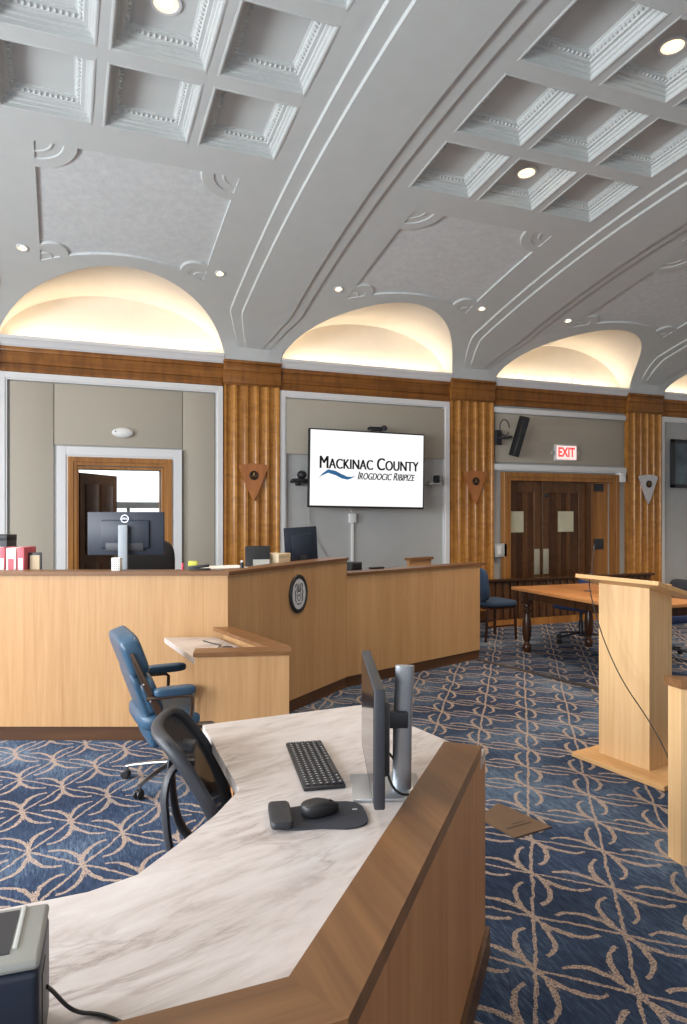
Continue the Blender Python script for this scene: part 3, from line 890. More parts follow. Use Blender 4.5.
# label printer at the lower left
pt = thing('label_printer', 'boxy dark label printer with grey lid at lower left edge of the desk', 'printer', (-.148, 1.225, .7455), R(-4))
MB().box(-.13, .12, -.09, .075, 0, .169, bev=.012, seg=3).build('body', 'navyplastic', pt)
q = MB(); q.box(-.13, .12, -.09, .075, .169, .184, bev=.007, seg=3); q.build('lid', 'grey', pt)
MB().box(-.12, .075, -.06, .06, .183, .1855).build('lid_inset', 'black2', pt, smooth=0)
MB().box(.078, .085, -.05, .07, .183, .187, bev=.001).build('lid_hinge', 'lgrey', pt)
MB().box(.1195, .1215, -.055, -.005, .06, .14).build('side_slot', 'black', pt, smooth=0)
MB().box(-.12, .05, -.096, -.088, .0, .05, bev=.006).build('paper_tray', 'lgrey', pt)
q = MB(); q.tube(bez((-.026, 1.215, .832), (-.005, 1.25, .79), (.0, 1.26, .7515), (.04, 1.247, .7495), 12)+bez((.04, 1.247, .7495), (.075, 1.23, .7495), (.10, 1.19, .7495), (.13, 1.145, .7495), 8)[1:], .0035, 8)
tag(q.build('printer_cable', 'black'), 'thin black cable running from the label printer along the stone desk', 'cable')

# ------------------------------------------------------------------ neighbour desk at the right edge
nd = thing('counter_end', 'oak counter end with brown cap at the right edge in front of the lectern', 'counter')
n0 = Vector((2.60, 2.405)); n1 = Vector((2.592, 2.325)); n2 = n1+Vector((.78, -.62)); n3 = n0+Vector((.82, -.6))
q = MB(); q.prism(t2(n0, n1, n2, n3), .0, .80); q.build('panel', 'lectern', nd, smooth=0)
q = MB(); q.prism(t2(n0+Vector((-.012, .014)), n1+Vector((-.014, -.012)), n2+Vector((0, -.02)), n3+Vector((0, .02))), .80, .84); q.build('cap', 'cap', nd, smooth=0)

# ------------------------------------------------------------------ lectern
lc = thing('lectern', 'pale oak lectern with slanted top on the patterned carpet', 'lectern', (3.13, 3.30, 0), R(8.6))
MB().box(0, .62, -.335, .335, 0, .03, bev=.003, seg=1).build('base_plate', 'lectern_h', lc)
MB().box(.14, .36, -.14, .23, .03, 1.15).build('column', 'lectern', lc, smooth=0)
tl = T((0, 0, 1.2)) @ RY(R(15))
MB().box(0, .46, -.30, .30, -.026, 0, bev=.003, seg=1, mx=tl).build('slanted_top', 'lectern_h', lc)
MB().box(.435, .46, -.30, .30, 0, .02, bev=.003, seg=1, mx=tl).build('paper_stop', 'lectern_h', lc)
q = MB(); q.lathe([(0, 0), (.028, 0), (.028, .008), (.012, .014), (0, .014)], 20, mx=tl @ T((.05, .21, 0)))
mic = thing('gooseneck_microphone', 'thin black gooseneck microphone standing on the lectern top', 'microphone', (3.13, 3.30, 0), R(8.6))
q.build('base', 'black', mic)
q = MB(); q.tube(bez((.05, .21, 1.19), (.05, .21, 1.25), (.05, .21, 1.30), (.055, .2, 1.36), 14), .002, 8); q.build('gooseneck', 'black2', mic)
MB().cushion(.012, .012, .035, n=5, round_=1, mx=T((.057, .198, 1.375)) @ RY(R(12))).build('capsule', 'black', mic)
# cable hanging from the lectern top to the counter behind
cb = []
p0 = Vector((3.135, 3.50, 1.185)); p1 = Vector((3.17, 3.36, 1.06)); p2 = Vector((3.22, 3.02, .62)); p3 = Vector((3.17, 2.30, .36))
cpts = [Vector(p) for p in ((3.135, 3.515, 1.185), (3.105, 3.50, 1.13), (3.115, 3.43, .913), (3.13, 3.37, .76), (3.15, 3.255, .565), (3.06, 2.97, .43), (2.84, 2.64, .385), (2.66, 2.44, .38))]
for _ in range(2):
    nw_ = [cpts[0]]
    for c_, d_ in zip(cpts, cpts[1:]): nw_ += [c_*.75+d_*.25, c_*.25+d_*.75]
    cpts = nw_+[cpts[-1]]
q = MB(); q.tube(cpts, .0035, 8)
tag(q.build('microphone_cable', 'black'), 'thin black cable hanging from the lectern top down past its side', 'cable')

# floor plate
fp = thing('floor_box_lid', 'brown square floor box lid set on the carpet beyond the desk', 'floor plate')
pp = [Vector((2.118, 3.166)), Vector((2.235, 3.20)), Vector((2.28, 2.839)), Vector((2.028, 2.83))]
pp = [Vector((2.0, 3.07)), Vector((2.205, 3.185)), Vector((2.285, 2.842)), Vector((2.045, 2.815))]
MB().prism(t2(*pp), 0, .008).build('lid', 'brownplate', fp, smooth=0)
cpp = sum(pp, Vector((0, 0)))/4
q = MB(); dv_ = (pp[2]-pp[3]).normalized(); nv_ = Vector((-dv_.y, dv_.x)); c0 = cpp-nv_*.07
q.prism(t2(c0-dv_*.08, c0+dv_*.08, c0+dv_*.08+nv_*.012, c0-dv_*.08+nv_*.012), .008, .0088)
q.prism(t2(c0-dv_*.02+nv_*.03, c0+dv_*.06+nv_*.03, c0+dv_*.06+nv_*.036, c0-dv_*.02+nv_*.036), .008, .0088)
q.build('grip_slot', 'browngroove', fp, smooth=0)

# ------------------------------------------------------------------ chairs
def star_base(t, r=.31, col='chrome', hub=.38, a0=0, arm_r=.016):
    q = MB(); q.lathe([(0, .07), (.03, .07), (.035, .11), (.028, .13), (.026, .26), (.018, .27), (.018, hub), (0, hub)], 20); q.build('gas_column', col, t)
    for k in range(5):
        a = a0+2*pi*k/5
        mx = RZ(a)
        q = MB(); q.tube([(.02, 0, .115), (.12, 0, .105), (r-.04, 0, .085), (r, 0, .075)], [arm_r*1.15, arm_r, arm_r*.85, arm_r*.75], 10, mx=mx, flat=(1, .8))
        q.tube([(r-.006, 0, .082), (r-.006, 0, .055)], .009, 8, mx=mx)
        leg = q.build('base_arm', col, t)
        q = MB()
        for s_ in (-1, 1):
            q.lathe([(0, -.009), (.02, -.009), (.027, -.004), (.027, .004), (.02, .009), (0, .009)], 18, mx=mx @ T((r+.004, s_*.0135, .0275)) @ RX(pi/2))
        q.box(r-.02, r+.024, -.008, .008, .03, .055, bev=.006, mx=mx)
        q.build('caster', 'black', leg)

# blue leather executive chair; faces local +x
bc_ = thing('executive_chair', 'blue leather executive chair with polished frame at the side workstation', 'chair', (.60, 4.19, 0), R(5))
star_base(bc_, .29, 'chrome', .36, R(2))
MB().cushion(.50, .50, .11, mx=T((.02, 0, .425))).build('seat_cushion', 'bluevinyl', bc_, smooth=60)
bk = empty('backrest', (-.135, 0, .475), 0, 0, R(-20), parent=bc_)
MB().cushion(.10, .47, .24, mx=T((0, 0, .10))).build('lower_cushion', 'bluevinyl', bk, smooth=60)
MB().cushion(.12, .49, .25, mx=T((-.005, 0, .345))).build('upper_cushion', 'bluevinyl', bk, smooth=60)
def shell(x, y, z): return (x-.25*(y/.24)**2*.12+.0, y, z)
MB().cushion(.05, .44, .36, mx=T((-.045, 0, .10)), curve=None).build('back_shell', 'bluevinyl', bk, smooth=60)
MB().cushion(.11, .43, .24, mx=T((-.035, 0, -.09)) @ RY(R(6))).build('tail_shell', 'bluevinyl', bk, smooth=60)
for s_ in (-1, 1):
    q = MB(); q.tube([(.18, s_*.27, .39), (-.05, s_*.275, .40), (-.12, s_*.272, .45), (-.18, s_*.268, .58), (-.25, s_*.262, .74), (-.285, s_*.255, .83)], [.016, .018, .02, .018, .016, .01], 10, flat=(.55, 1.1))
    fr = q.build('side_frame', 'bronze', bc_)
    q = MB(); q.tube([(-.21, s_*.275, .575), (-.05, s_*.285, .578), (.02, s_*.29, .575), (.04, s_*.29, .56), (.035, s_*.285, .45)], .011, 10, flat=(.8, 1)); q.build('arm_support', 'bronze', bc_)
    MB().cushion(.27 if s_ > 0 else .23, .075, .05, round_=.5, mx=T((.015 if s_ > 0 else -.055, s_*.29, .61))).build('arm_pad', 'bluevinyl', bc_, smooth=60)
    for x, z in ((-.225, .66), (-.188, .565)):
        q = MB(); q.ball((x, s_*.283, z), .007, sub=1); q.build('rivet', 'silver', fr)

# black mesh task chair; faces local +x
mc_ = thing('task_chair', 'black mesh-back task chair at the foreground desk corner', 'chair', (.70, 2.30, 0), R(-12))
star_base(mc_, .31, 'black', .42, R(30))
def seatc(x, y, z): return (x, y, z+.02*(y/.25)**2)
MB().cushion(.48, .50, .09, mx=T((.03, 0, .47)), curve=seatc).build('seat', 'black2', mc_, smooth=60)
def back_pt(u_, v_, off=0):     # u across -1..1, v 0..1 up
    w = .235-.035*abs(v_-.5)*2+(.0 if v_ < .8 else 0)
    z = .46+.425*v_
    x = -.17-.20*v_+.035*sin(pi*v_)-.05*(1-u_*u_)
    y = w*u_
    return (x+off, y, z)
q = MB(); q.grid([[back_pt(-1+2*i/16, j/14) for i in range(17)] for j in range(15)]); q.build('mesh_panel', 'mesh', mc_, smooth=80)
ring = [back_pt(-1+2*i/12, 1) for i in range(13)]+[back_pt(1, 1-j/12) for j in range(1, 13)]+[back_pt(1-2*i/12, 0) for i in range(1, 13)]+[back_pt(-1, j/12) for j in range(1, 12)]
def smooth_loop(pts, it=2):
    pts = [Vector(p) for p in pts]
    for _ in range(it): pts = [(pts[i-1]+pts[i]*2+pts[(i+1) % len(pts)])/4 for i in range(len(pts))]
    return pts
rg = smooth_loop(ring, 3)
q = MB(); q.tube(rg, .016, 12, flat=(.9, 1.35), closed=(.9, 0, .43)); q.build('back_frame', 'black2', mc_, smooth=60)
for s_ in (-1, 1):
    q = MB(); q.tube(bez((-.05, s_*.06, .40), (-.40, s_*.14, .34), (-.37, s_*.145, .55), (-.385, s_*.14, .68), 12)+bez((-.385, s_*.14, .68), (-.385, s_*.13, .76), (-.36, s_*.1, .79), (-.30, s_*.08, .78), 8)[1:], .023, 10, flat=(1.2, .55)); q.build('back_support', 'black2', mc_, smooth=60)
for s_ in (-1, 1):
    q = MB(); q.tube(bez((-.02, s_*.22, .43), (-.04, s_*.33, .42), (-.05, s_*.31, .5), (-.06, s_*.30, .64), 12), .018, 10, flat=(.7, 1.2)); q.build('arm_post', 'black2', mc_, smooth=60)
    MB().cushion(.24, .085, .028, mx=T((-.01, s_*.30, .653))).build('arm_pad', 'black', mc_, smooth=60)

# blue side chair; faces local +x
sc_ = thing('side_chair', 'blue upholstered four-legged chair beside the low bench end', 'chair', (5.03, 7.42, 0), R(4))
MB().cushion(.48, .48, .085, mx=T((.02, 0, .455))).build('seat', 'bluefab', sc_, smooth=60)
MB().cushion(.07, .46, .42, mx=T((-.235, 0, .70)) @ RY(R(-8))).build('backrest', 'bluefab', sc_, smooth=60)
for sx in (-1, 1):
    for sy in (-1, 1):
        q = MB(); q.tube([(sx*.21, sy*.2, .42), (sx*.22+(0 if sx > 0 else -.03), sy*.21, 0)], [.02, .016], 8); q.build('leg', 'turned', sc_)
q = MB(); q.tube([(-.22, -.2, .18), (.21, -.2, .18)], .011, 8); q.tube([(-.22, .2, .18), (.21, .2, .18)], .011, 8); q.box(-.22, .22, -.21, .21, .395, .42)
q.build('seat_rail', 'turned', sc_)

# navy office chairs at the table; face local -x
def office(label, loc, rz, group=None, backtop=.86, backmat='navyfab'):
    t = thing('office_chair', label, 'chair', loc, rz, group)
    star_base(t, .31, 'black', .40, R(18))
    MB().cushion(.52, .52, .12, mx=T((-.02, 0, .46))).build('seat', 'navyfab', t, smooth=60)
    MB().cushion(.075, .44, backtop-.53, mx=T((.27, 0, (backtop+.53)/2)) @ RY(R(8))).build('backrest', backmat, t, smooth=60)
    q = MB(); q.tube(bez((0, 0, .40), (.2, 0, .38), (.36, 0, .40), (.30, 0, .62), 12), .018, 8, flat=(1.4, .7)); q.build('back_bar', 'black', t, smooth=60)
    return t
office('navy office chair under the wooden table, seen left of the lectern', (5.9, 6.78, 0), R(14), 'office chairs at the table', .78)
office('office chair with charcoal back behind the lectern, its back just above the lectern top', (6.12, 5.70, 0), R(-4), 'office chairs at the table', .85, 'black2')
# high-back black chair behind the long bench
hb = thing('high_back_chair', 'black high-back chair behind the dark monitor on the long bench', 'chair', (.70, 6.78, .15), R(-90))
star_base(hb, .31, 'black', .40, 0)
MB().cushion(.50, .52, .11, mx=T((0, 0, .47))).build('seat', 'black', hb, smooth=60)
MB().cushion(.10, .50, .66, mx=T((-.26, 0, .87)) @ RY(R(-6))).build('backrest', 'black', hb, smooth=60)
hb.rotation_euler.z = R(90)
for s_ in (-1, 1):
    q = MB(); q.tube(bez((0, s_*.24, .44), (0, s_*.34, .44), (0, s_*.32, .55), (0, s_*.31, .64), 8), .018, 8); q.build('arm_post', 'black', hb)
    MB().cushion(.26, .07, .035, mx=T((0, s_*.31, .655))).build('arm_pad', 'black', hb, smooth=60)

# ------------------------------------------------------------------ table
tb = thing('meeting_table', 'honey wood table with dark turned legs behind the lectern', 'table', (5.33, 5.72, 0), R(-1))
MB().box(-.57, .57, -.92, .92, .705, .74, bev=.006).build('tabletop', 'tablewood', tb)
q = MB(); q.box(-.47, .47, -.82, -.79, .61, .705); q.box(-.47, .47, .79, .82, .61, .705); q.box(-.47, -.44, -.82, .82, .61, .705); q.box(.44, .47, -.82, .82, .61, .705)
q.build('apron', 'turned', tb, smooth=0)
lp = [(0, 0), (.032, 0), (.045, .02), (.05, .05), (.045, .085), (.03, .105), (.028, .12), (.04, .14), (.05, .2), (.052, .28), (.046, .36), (.034, .43), (.03, .445), (.046, .46), (.046, .485), (.03, .5), (.03, .51), (.044, .525), (.044, .545), (.034, .56), (0, .56)]
for sx in (-1, 1):
    for sy in (-1, 1):
        q = MB(); q.lathe(lp, 24, cx=sx*.44, cy=sy*.82-sy*.02); q.box(sx*.44-.045, sx*.44+.045, sy*.80-.045, sy*.80+.045, .555, .705, bev=.004)
        q.build('leg', 'turned', tb)
tag(MB().lathe([(0, 0), (.045, 0), (.045, .004), (.02, .006), (0, .006)], 20, cx=5.27, cy=5.95).build('cable_grommet', 'black2'), 'small dark round grommet in the honey table top', 'grommet').location.z = .7402

# low slatted barrier before the double door
rl = thing('barrier_rail', 'low dark slatted wooden barrier before the double door', 'barrier', (0, 0, 0))
q = MB(); q.box(5.36, 8.4, 8.02, 8.14, .63, .665, bev=.006); q.build('top_rail', 'turned', rl)
q = MB(); q.box(5.4, 8.38, 8.06, 8.10, .0, .10); q.build('plinth', 'framewood', rl, smooth=0)
q = MB()
for k in range(24): q.box(5.42+k*.124, 5.42+k*.124+.085, 8.055, 8.105, .10, .63, bev=.006, seg=1)
q.build('slats', 'doorwood', rl)
MB().box(5.41, 8.37, 8.075, 8.085, .10, .63).build('back_board', 'doorpanel', rl, smooth=0)

# ------------------------------------------------------------------ things on the wall
# plaques (arrowhead)
def plaque(label, loc, mat):
    t = thing('arrowhead_plaque', label, 'plaque', loc, 0, 'arrowhead plaques on the pilasters')
    pts = []
    for k in range(17):
        a = pi*k/16; pts.append((-.19+.38*k/16, .025*sin(a)))
    pts += [(.195, -.03), (.16, -.1), (.1, -.25), (.045, -.38), (0, -.455), (-.045, -.38), (-.1, -.25), (-.16, -.1), (-.195, -.03)]
    MB().prism([p for p in pts], 0, .03, mx=T((0, 0, 0)) @ RX(pi/2)).build('shield', mat, t, smooth=0)
    MB().lathe([(0, .03), (.058, .03), (.06, .038), (.05, .042), (.042, .038), (0, .04)], 28, mx=T((0, 0, -.13)) @ RX(pi/2)).build('emblem', 'emblem', t)
    q = MB()
    for k in range(3):
        a = pi/2+2*pi*k/3; q.tube([(0, -.041, -.13), (.034*cos(a), -.041, -.13+.034*sin(a))], .006, 6)
    q.build('emblem_relief', 'brass', t)
    return t
plaque('copper brown arrowhead plaque on the pilaster left of the television', (RIBS[2]+.01, 8.68, 2.20), 'plaque')
plaque('copper brown arrowhead plaque on the pilaster right of the television', (RIBS[3]+.03, 8.68, 2.18), 'plaque')
plaque('silver arrowhead plaque on the pilaster right of the double door', (RIBS[4]+.05, 8.68, 2.19), 'plaque_silver')

# television
tv = thing('television', 'wide wall television showing a county name in black on white', 'television', (3.765, 8.42, 2.165), R(-2.0))
w2, h2 = .83, .515
q = MB(); q.box(-w2, w2, 0, .06, -h2, h2, bev=.006); q.box(-.35, .35, .06, .12, -.3, .3, bev=.01); q.build('housing', 'black', tv)
MB().box(-w2+.018, w2-.018, -.0015, .001, -h2+.026, h2-.018).build('screen', 'tvscreen', tv, smooth=0)
q = MB(); q.box(-.2, .2, .12, .294, -.12, .12); q.build('wall_bracket', 'black2', tv, smooth=0)
FX = RX(pi/2)
text_mesh('county_lettering', 'Mackinac County', .235, 'tvink', tv, T((.03, -.0035, .07)) @ FX, small=.8, heavy=.006, width=1.42)
text_mesh('second_line', 'Irogdocic Ribipize', .15, 'tvink', tv, T((.27, -.0035, -.088)) @ FX, small=.85, shear=.3, width=.84, heavy=.003)
q = MB()
WV = [(0, -.128, .002), (.1, -.075, .014), (.25, -.038, .024), (.45, -.06, .029), (.62, -.102, .028), (.78, -.122, .02), (.9, -.112, .009), (1, -.085, .001)]
def wave(t, up):
    for (t0, c0, h0), (t1, c1, h1) in zip(WV, WV[1:]):
        if t <= t1+1e-6:
            k = (t-t0)/(t1-t0); k = k*k*(3-2*k) if t0 in (.1, .62) else k
            return (-.69+.51*t, -.003, c0+(c1-c0)*k+(h0+(h1-h0)*k)*up)
q.grid([[wave(i/24, -1) for i in range(25)], [wave(i/24, 1) for i in range(25)]]); q.build('wave_mark', 'tvblue', tv, smooth=0)
tv.rotation_euler.y = R(.8)
# cameras
cm = thing('conference_camera', 'black camera sitting on top of the television', 'camera', (3.88, 8.40, 2.682), 0)
MB().box(-.08, .08, -.03, .04, 0, .015, bev=.004).build('foot', 'black', cm)
MB().box(-.12, .1, -.05, .05, .015, .055, bev=.012).build('body', 'black', cm)
MB().ball((.1, -.02, .04), .045, sub=2).build('lens_head', 'black2', cm, smooth=60)
def side_cam(label, loc, s_, white):
    t = thing('wall_camera', label, 'camera', loc, 0, 'cameras either side of the television')
    arm = 'lgrey'
    q = MB(); q.box(-.02, .02, .22, .34, -.05, .03, bev=.004); q.box(-.13*s_ if s_ > 0 else -.02, .02 if s_ > 0 else .13, .18, .225, -.02, .01, bev=.004); q.build('bracket', arm if white else 'black', t)
    MB().box(-.11, .09, .1, .22, -.02, .0, bev=.006).build('shelf', arm if white else 'black', t)
    if white:
        MB().box(.0, .07, .12, .2, .0, .11, bev=.012).build('body', 'black', t)
    else:
        MB().box(-.12, .09, .06, .2, .0, .035, bev=.008).build('body', 'black', t)
        MB().ball((-.0, .12, .085), .065, .06, .06, 2).build('lens_head', 'black', t, smooth=60)
        MB().lathe([(0, 0), (.032, 0), (.036, .015), (.026, .018), (0, .016)], 20, mx=T((-.01, .065, .085)) @ RX(pi/2)).build('lens', 'screenoff', t)
    return t
side_cam('black camera with round lens head at the left side of the television', (2.87, 8.42, 2.0), 1, False)
side_cam('small black camera on a pale shelf at the right side of the television', (4.86, 8.42, 2.01), -1, True)
# outlet and conduit
ot = thing('outlet_box', 'white outlet box with vertical conduit below the television', 'outlet')
MB().box(3.615, 3.715, 8.70, 8.76, 1.45, 1.58, bev=.008).build('box', 'white', ot)
MB().box(3.655, 3.685, 8.73, 8.76, .9, 1.45).build('conduit', 'white', ot, smooth=0)
q = MB(); q.tube(bez((3.64, 8.7, 1.6), (3.6, 8.68, 1.66), (3.56, 8.68, 1.7), (3.5, 8.6, 1.75), 8), .006, 8); q.build('lead', 'white', ot)
q = MB(); q.tube(bez((3.03, 8.72, 1.72), (3.0, 8.73, 1.4), (3.12, 8.735, 1.25), (3.28, 8.74, 1.0), 16), .006, 8)
tag(q.build('hanging_cable', 'lgrey'), 'thin grey cable hanging below the left end of the television', 'cable')
# oval alarm over the doorway
al = thing('alarm_beacon', 'white oval alarm on the wall above the open doorway', 'alarm', (.655, 8.735, 2.555))
MB().ball((0, -.02, 0), .128, .05, .063, 3).build('housing', 'white', al, smooth=60)
MB().ball((-.085, -.064, .01), .009, sub=1).build('indicator', 'black2', al)
# exit sign
ex = thing('exit_sign', 'red and white lit EXIT sign above the double door', 'sign', (7.27, 8.71, 2.525))
MB().box(-.21, .21, -.03, .02, -.125, .125, bev=.006).build('housing', 'white', ex)
MB().box(-.19, .19, -.032, -.029, -.105, .105).build('face', 'exitface', ex, smooth=0)
text_mesh('exit_lettering', 'EXIT', .2, 'exitred', ex, T((0, -.0335, 0)) @ FX, bold=.006, width=.32)
for s_ in (-1, 1):
    MB().box(s_*.24-.03, s_*.24+.03, -.02, .02, -.04, .03, bev=.008).build('lamp_head', 'lgrey', ex)
# loudspeaker with bracket
sp = thing('loudspeaker', 'tilted black loudspeaker on a wall bracket left of the exit sign', 'speaker', (6.24, 8.50, 2.72), R(12))
MB().box(-.055, .055, -.07, .05, -.3, .3, bev=.012, mx=RX(R(14)) @ RY(R(8))).build('cabinet', 'black', sp)
MB().box(-.045, .045, -.074, -.069, -.28, .28, mx=RX(R(14)) @ RY(R(8))).build('grille', 'black2', sp, smooth=0)
q = MB(); q.tube([(-.05, .1, .0), (-.15, .12, -.02), (-.22, .2, -.02)], .022, 10); q.box(-.26, -.14, .2, .235, -.12, .1, bev=.006); q.build('bracket', 'black2', sp)
q = MB(); q.tube([(-.17+.1*cos(2*pi*k/20), .12, .13+.12*sin(2*pi*k/20)) for k in range(19)], .008, 8); q.build('cable_loop', 'black2', sp)
# thermostat, small boxes, picture
th = thing('thermostat', 'grey thermostat on the wall just left of the double door', 'thermostat', (6.05, 8.69, 1.03))
MB().box(-.1, .1, -.03, .01, -.1, .1, bev=.006).build('housing', 'lgrey', th)
MB().box(-.075, -.01, -.034, -.029, -.06, .07).build('display', 'white', th, smooth=0)
wbx = thing('door_sensor', 'small white sensor box at top right of the double door frame', 'sensor', (8.38, 8.685, 2.17))
MB().box(-.06, .06, -.04, .075, -.09, .065, bev=.008).build('housing', 'white', wbx); MB().ball((0, -.042, .03), .02, sub=1).build('eye', 'lgrey', wbx)
pf = thing('framed_picture', 'dark framed picture on the right wall bay', 'picture', (9.85, 8.72, 2.42))
q = MB(); w_p, h_p = .36, .41
q.box(-w_p, -w_p+.06, -.03, .02, -h_p, h_p, bev=.006); q.box(w_p-.06, w_p, -.03, .02, -h_p, h_p, bev=.006); q.box(-w_p, w_p, -.03, .02, h_p-.06, h_p, bev=.006); q.box(-w_p, w_p, -.03, .02, -h_p, -h_p+.06, bev=.006)
q.build('frame', 'black2', pf); MB().box(-w_p+.05, w_p-.05, -.008, .0, -h_p+.05, h_p-.05).build('print', 'picture', pf, smooth=0)
# lamp heads above the cornice in the exit bay
for lab, x in (('left of two small white lamp heads above the cornice over the exit sign', 6.35), ('right of two small white lamp heads above the cornice over the exit sign', 7.42)):
    t = thing('uplight_head', lab, 'lamp', (x, 8.66, 3.6), 0, 'lamp heads on the cornice')
    MB().box(-.05, .05, -.02, .04, .0, .08, bev=.006).build('head', 'white', t); MB().box(-.04, .04, -.022, -.019, .015, .07).build('lens', 'lamp', t, smooth=0)

# ------------------------------------------------------------------ things on the benches
WZ1 = 1.185-.235
dm = monitor('office_monitor', 'dark monitor seen from behind on the long left bench', (.435, 5.434, WZ1), R(-21), .57, .325, .326, ('navyplastic', 'screenoff', 'silver'))
dm.rotation_euler.z += pi
q = MB(); q.box(-.12, .12, -.06, .12, .0005, .014, bev=.004); q.build('stand_base', 'silver', dm)
q = MB(); q.box(-.035, .035, .075, .10, .012, .555, bev=.008); q.build('stand_column', 'standgrey', dm)
q = MB(); q.box(-.03, .03, .03, .08, .5, .54, bev=.004); q.build('stand_arm', 'black2', dm)
MB().lathe([(.024, 0), (.03, 0), (.03, .002), (.024, .002)], 32, mx=T((0, .0455, .60)) @ RX(-pi/2), ring=True).build('logo_ring', 'silver', dm)
text_mesh('logo_lettering', 'DELL', .019, 'silver', dm, T((0, .0465, .60)) @ RZ(pi) @ FX, bold=.0004)
q = MB(); q.box(-.14, .14, .045, .049, .36, .42, bev=.002); q.build('port_cover', 'black2', dm)

lm = monitor('bench_monitor', 'small dark monitor seen from behind on the middle bench', (2.068, 6.134, WZ1), R(180+2), .32, .39, .12, ('navyplastic', 'screenoff', 'silver'))
q = MB(); q.box(-.1, .1, -.05, .12, .0005, .012, bev=.004); q.build('stand_base', 'black2', lm); q = MB(); q.box(-.03, .03, .05, .07, .012, .25); q.build('stand_column', 'black2', lm, smooth=0)
lm.rotation_euler.y = R(3)

ph = thing('desk_telephone', 'black desk telephone on the middle bench near the pilaster', 'telephone', (1.47, 5.50, 1.1702), R(-12))
ph.location = (1.514, 5.661, WZ1)
MB().box(-.11, .11, -.1, .1, 0, .05, bev=.012).build('base', 'black', ph)
MB().box(-.105, .105, .0, .03, .05, .37, bev=.006, mx=RX(R(-12))).build('display_panel', 'black', ph)
MB().box(-.04, .1, -.012, -.002, .17, .25, mx=RX(R(-12))).build('keypad', 'lgrey', ph, smooth=0)
MB().box(-.1, -.06, -.1, .08, .05, .08, bev=.012).build('handset', 'black', ph)
bx = thing('cream_box', 'cream cardboard box between the telephone and small monitor', 'box', (1.722, 5.80, WZ1), R(38))
MB().box(-.09, .09, -.08, .08, 0, .285, bev=.003).build('body', 'cream', bx); MB().box(-.092, .092, -.082, .082, .255, .29, bev=.003).build('lid', 'cream', bx)
pp_ = thing('paper_stack', 'stack of white papers on the long bench beside the pilaster', 'papers', (1.10, 5.16, WZ1), R(4))
q = MB()
for k in range(8): q.box(-.165, .165, -.13, .13, k*.03, k*.03+.028, mx=T((random.uniform(-.006, .006), random.uniform(-.006, .006), 0)))
q.build('sheets', 'paper', pp_, smooth=0)
bt = thing('small_bottle', 'tiny black bottle beside the stack of white papers', 'bottle', (1.222, 5.026, 1.1855))
MB().lathe([(0, 0), (.014, 0), (.015, .03), (.008, .04), (.008, .05), (0, .052)], 16).build('body', 'black', bt)
MB().lathe([(.009, .043), (.0095, .043), (.0095, .055), (0, .056)], 16).build('cap', 'white', bt)
st = thing('stapler', 'black stapler on the cap of the long bench', 'stapler', (.90, 4.965, 1.1855), R(-20))
MB().box(-.075, .075, -.018, .018, 0, .012, bev=.003).build('base', 'black', st); MB().box(-.075, .07, -.016, .016, .014, .035, bev=.006, mx=RY(R(-6))).build('arm', 'black', st)
nt = thing('sticky_note_pad', 'small yellow note pad in a black holder beside the stapler', 'note pad', (.886, 5.165, WZ1), R(-20))
MB().box(-.035, .035, -.035, .035, 0, .25, bev=.002).build('holder', 'black', nt); MB().box(-.03, .03, -.03, .03, .25, .285, bev=.001).build('notes', 'yellow', nt)
pk = thing('pink_marker', 'short pink marker standing on the cap of the long bench', 'marker', (.785, 5.01, 1.1855))
MB().lathe([(0, 0), (.008, 0), (.008, .045), (.005, .05), (0, .05)], 14).build('barrel', 'pink', pk)
mg = thing('patterned_box', 'small white box with grey pattern on the bench cap below the dark monitor', 'box', (.348, 5.155, 1.1855), R(-22))
MB().box(-.03, .03, -.03, .03, 0, .09, bev=.003).build('body', 'white', mg)
q = MB()
for i in range(4):
    for j in range(5): q.box(-.025+i*.0135, -.016+i*.0135, -.0308, -.0298, .008+j*.016, .018+j*.016)
q.build('pattern', 'grey', mg, smooth=0)
# brochures in holders at far left
for i, (x, y, w, hh, mat, lab) in enumerate(((-.46, 5.745, .085, .385, 'paper', 'white folder standing leftmost on the long bench'), (-.385, 5.712, .04, .39, 'red', 'red folder standing beside the white folder'),
                                       (-.325, 5.69, .07, .385, 'paper', 'white binder standing between two red covers'), (-.258, 5.66, .05, .39, 'red', 'second red cover, nearest the doorway'))):
    t = thing('upright_binder', lab, 'binder', (x, y, WZ1), R(-22), 'binders on the long bench')
    MB().box(-w/2, w/2, -.1, .1, 0, hh, bev=.003).build('cover', mat, t); MB().box(-w*.3, w*.3, -.1015, -.0995, hh*.5, hh*.8).build('spine_label', 'paper' if mat == 'red' else 'red', t, smooth=0)
t = thing('photo_frame', 'small black framed card at the end of the red and white binders', 'frame', (-.20, 5.60, WZ1), R(-22))
MB().box(-.05, .05, -.006, .006, 0, .35, bev=.003).build('frame', 'black', t); MB().box(-.035, .035, -.008, -.0055, .2, .33).build('card', 'cream', t, smooth=0)
t = thing('dark_box', 'black box behind the binders at the far left', 'box', (-.47, 5.99, WZ1), R(-22))
MB().box(-.14, .1, -.08, .08, 0, .47, bev=.006).build('body', 'black2', t); MB().box(-.142, .102, -.082, .082, .43, .475, bev=.006).build('lid', 'black', t)
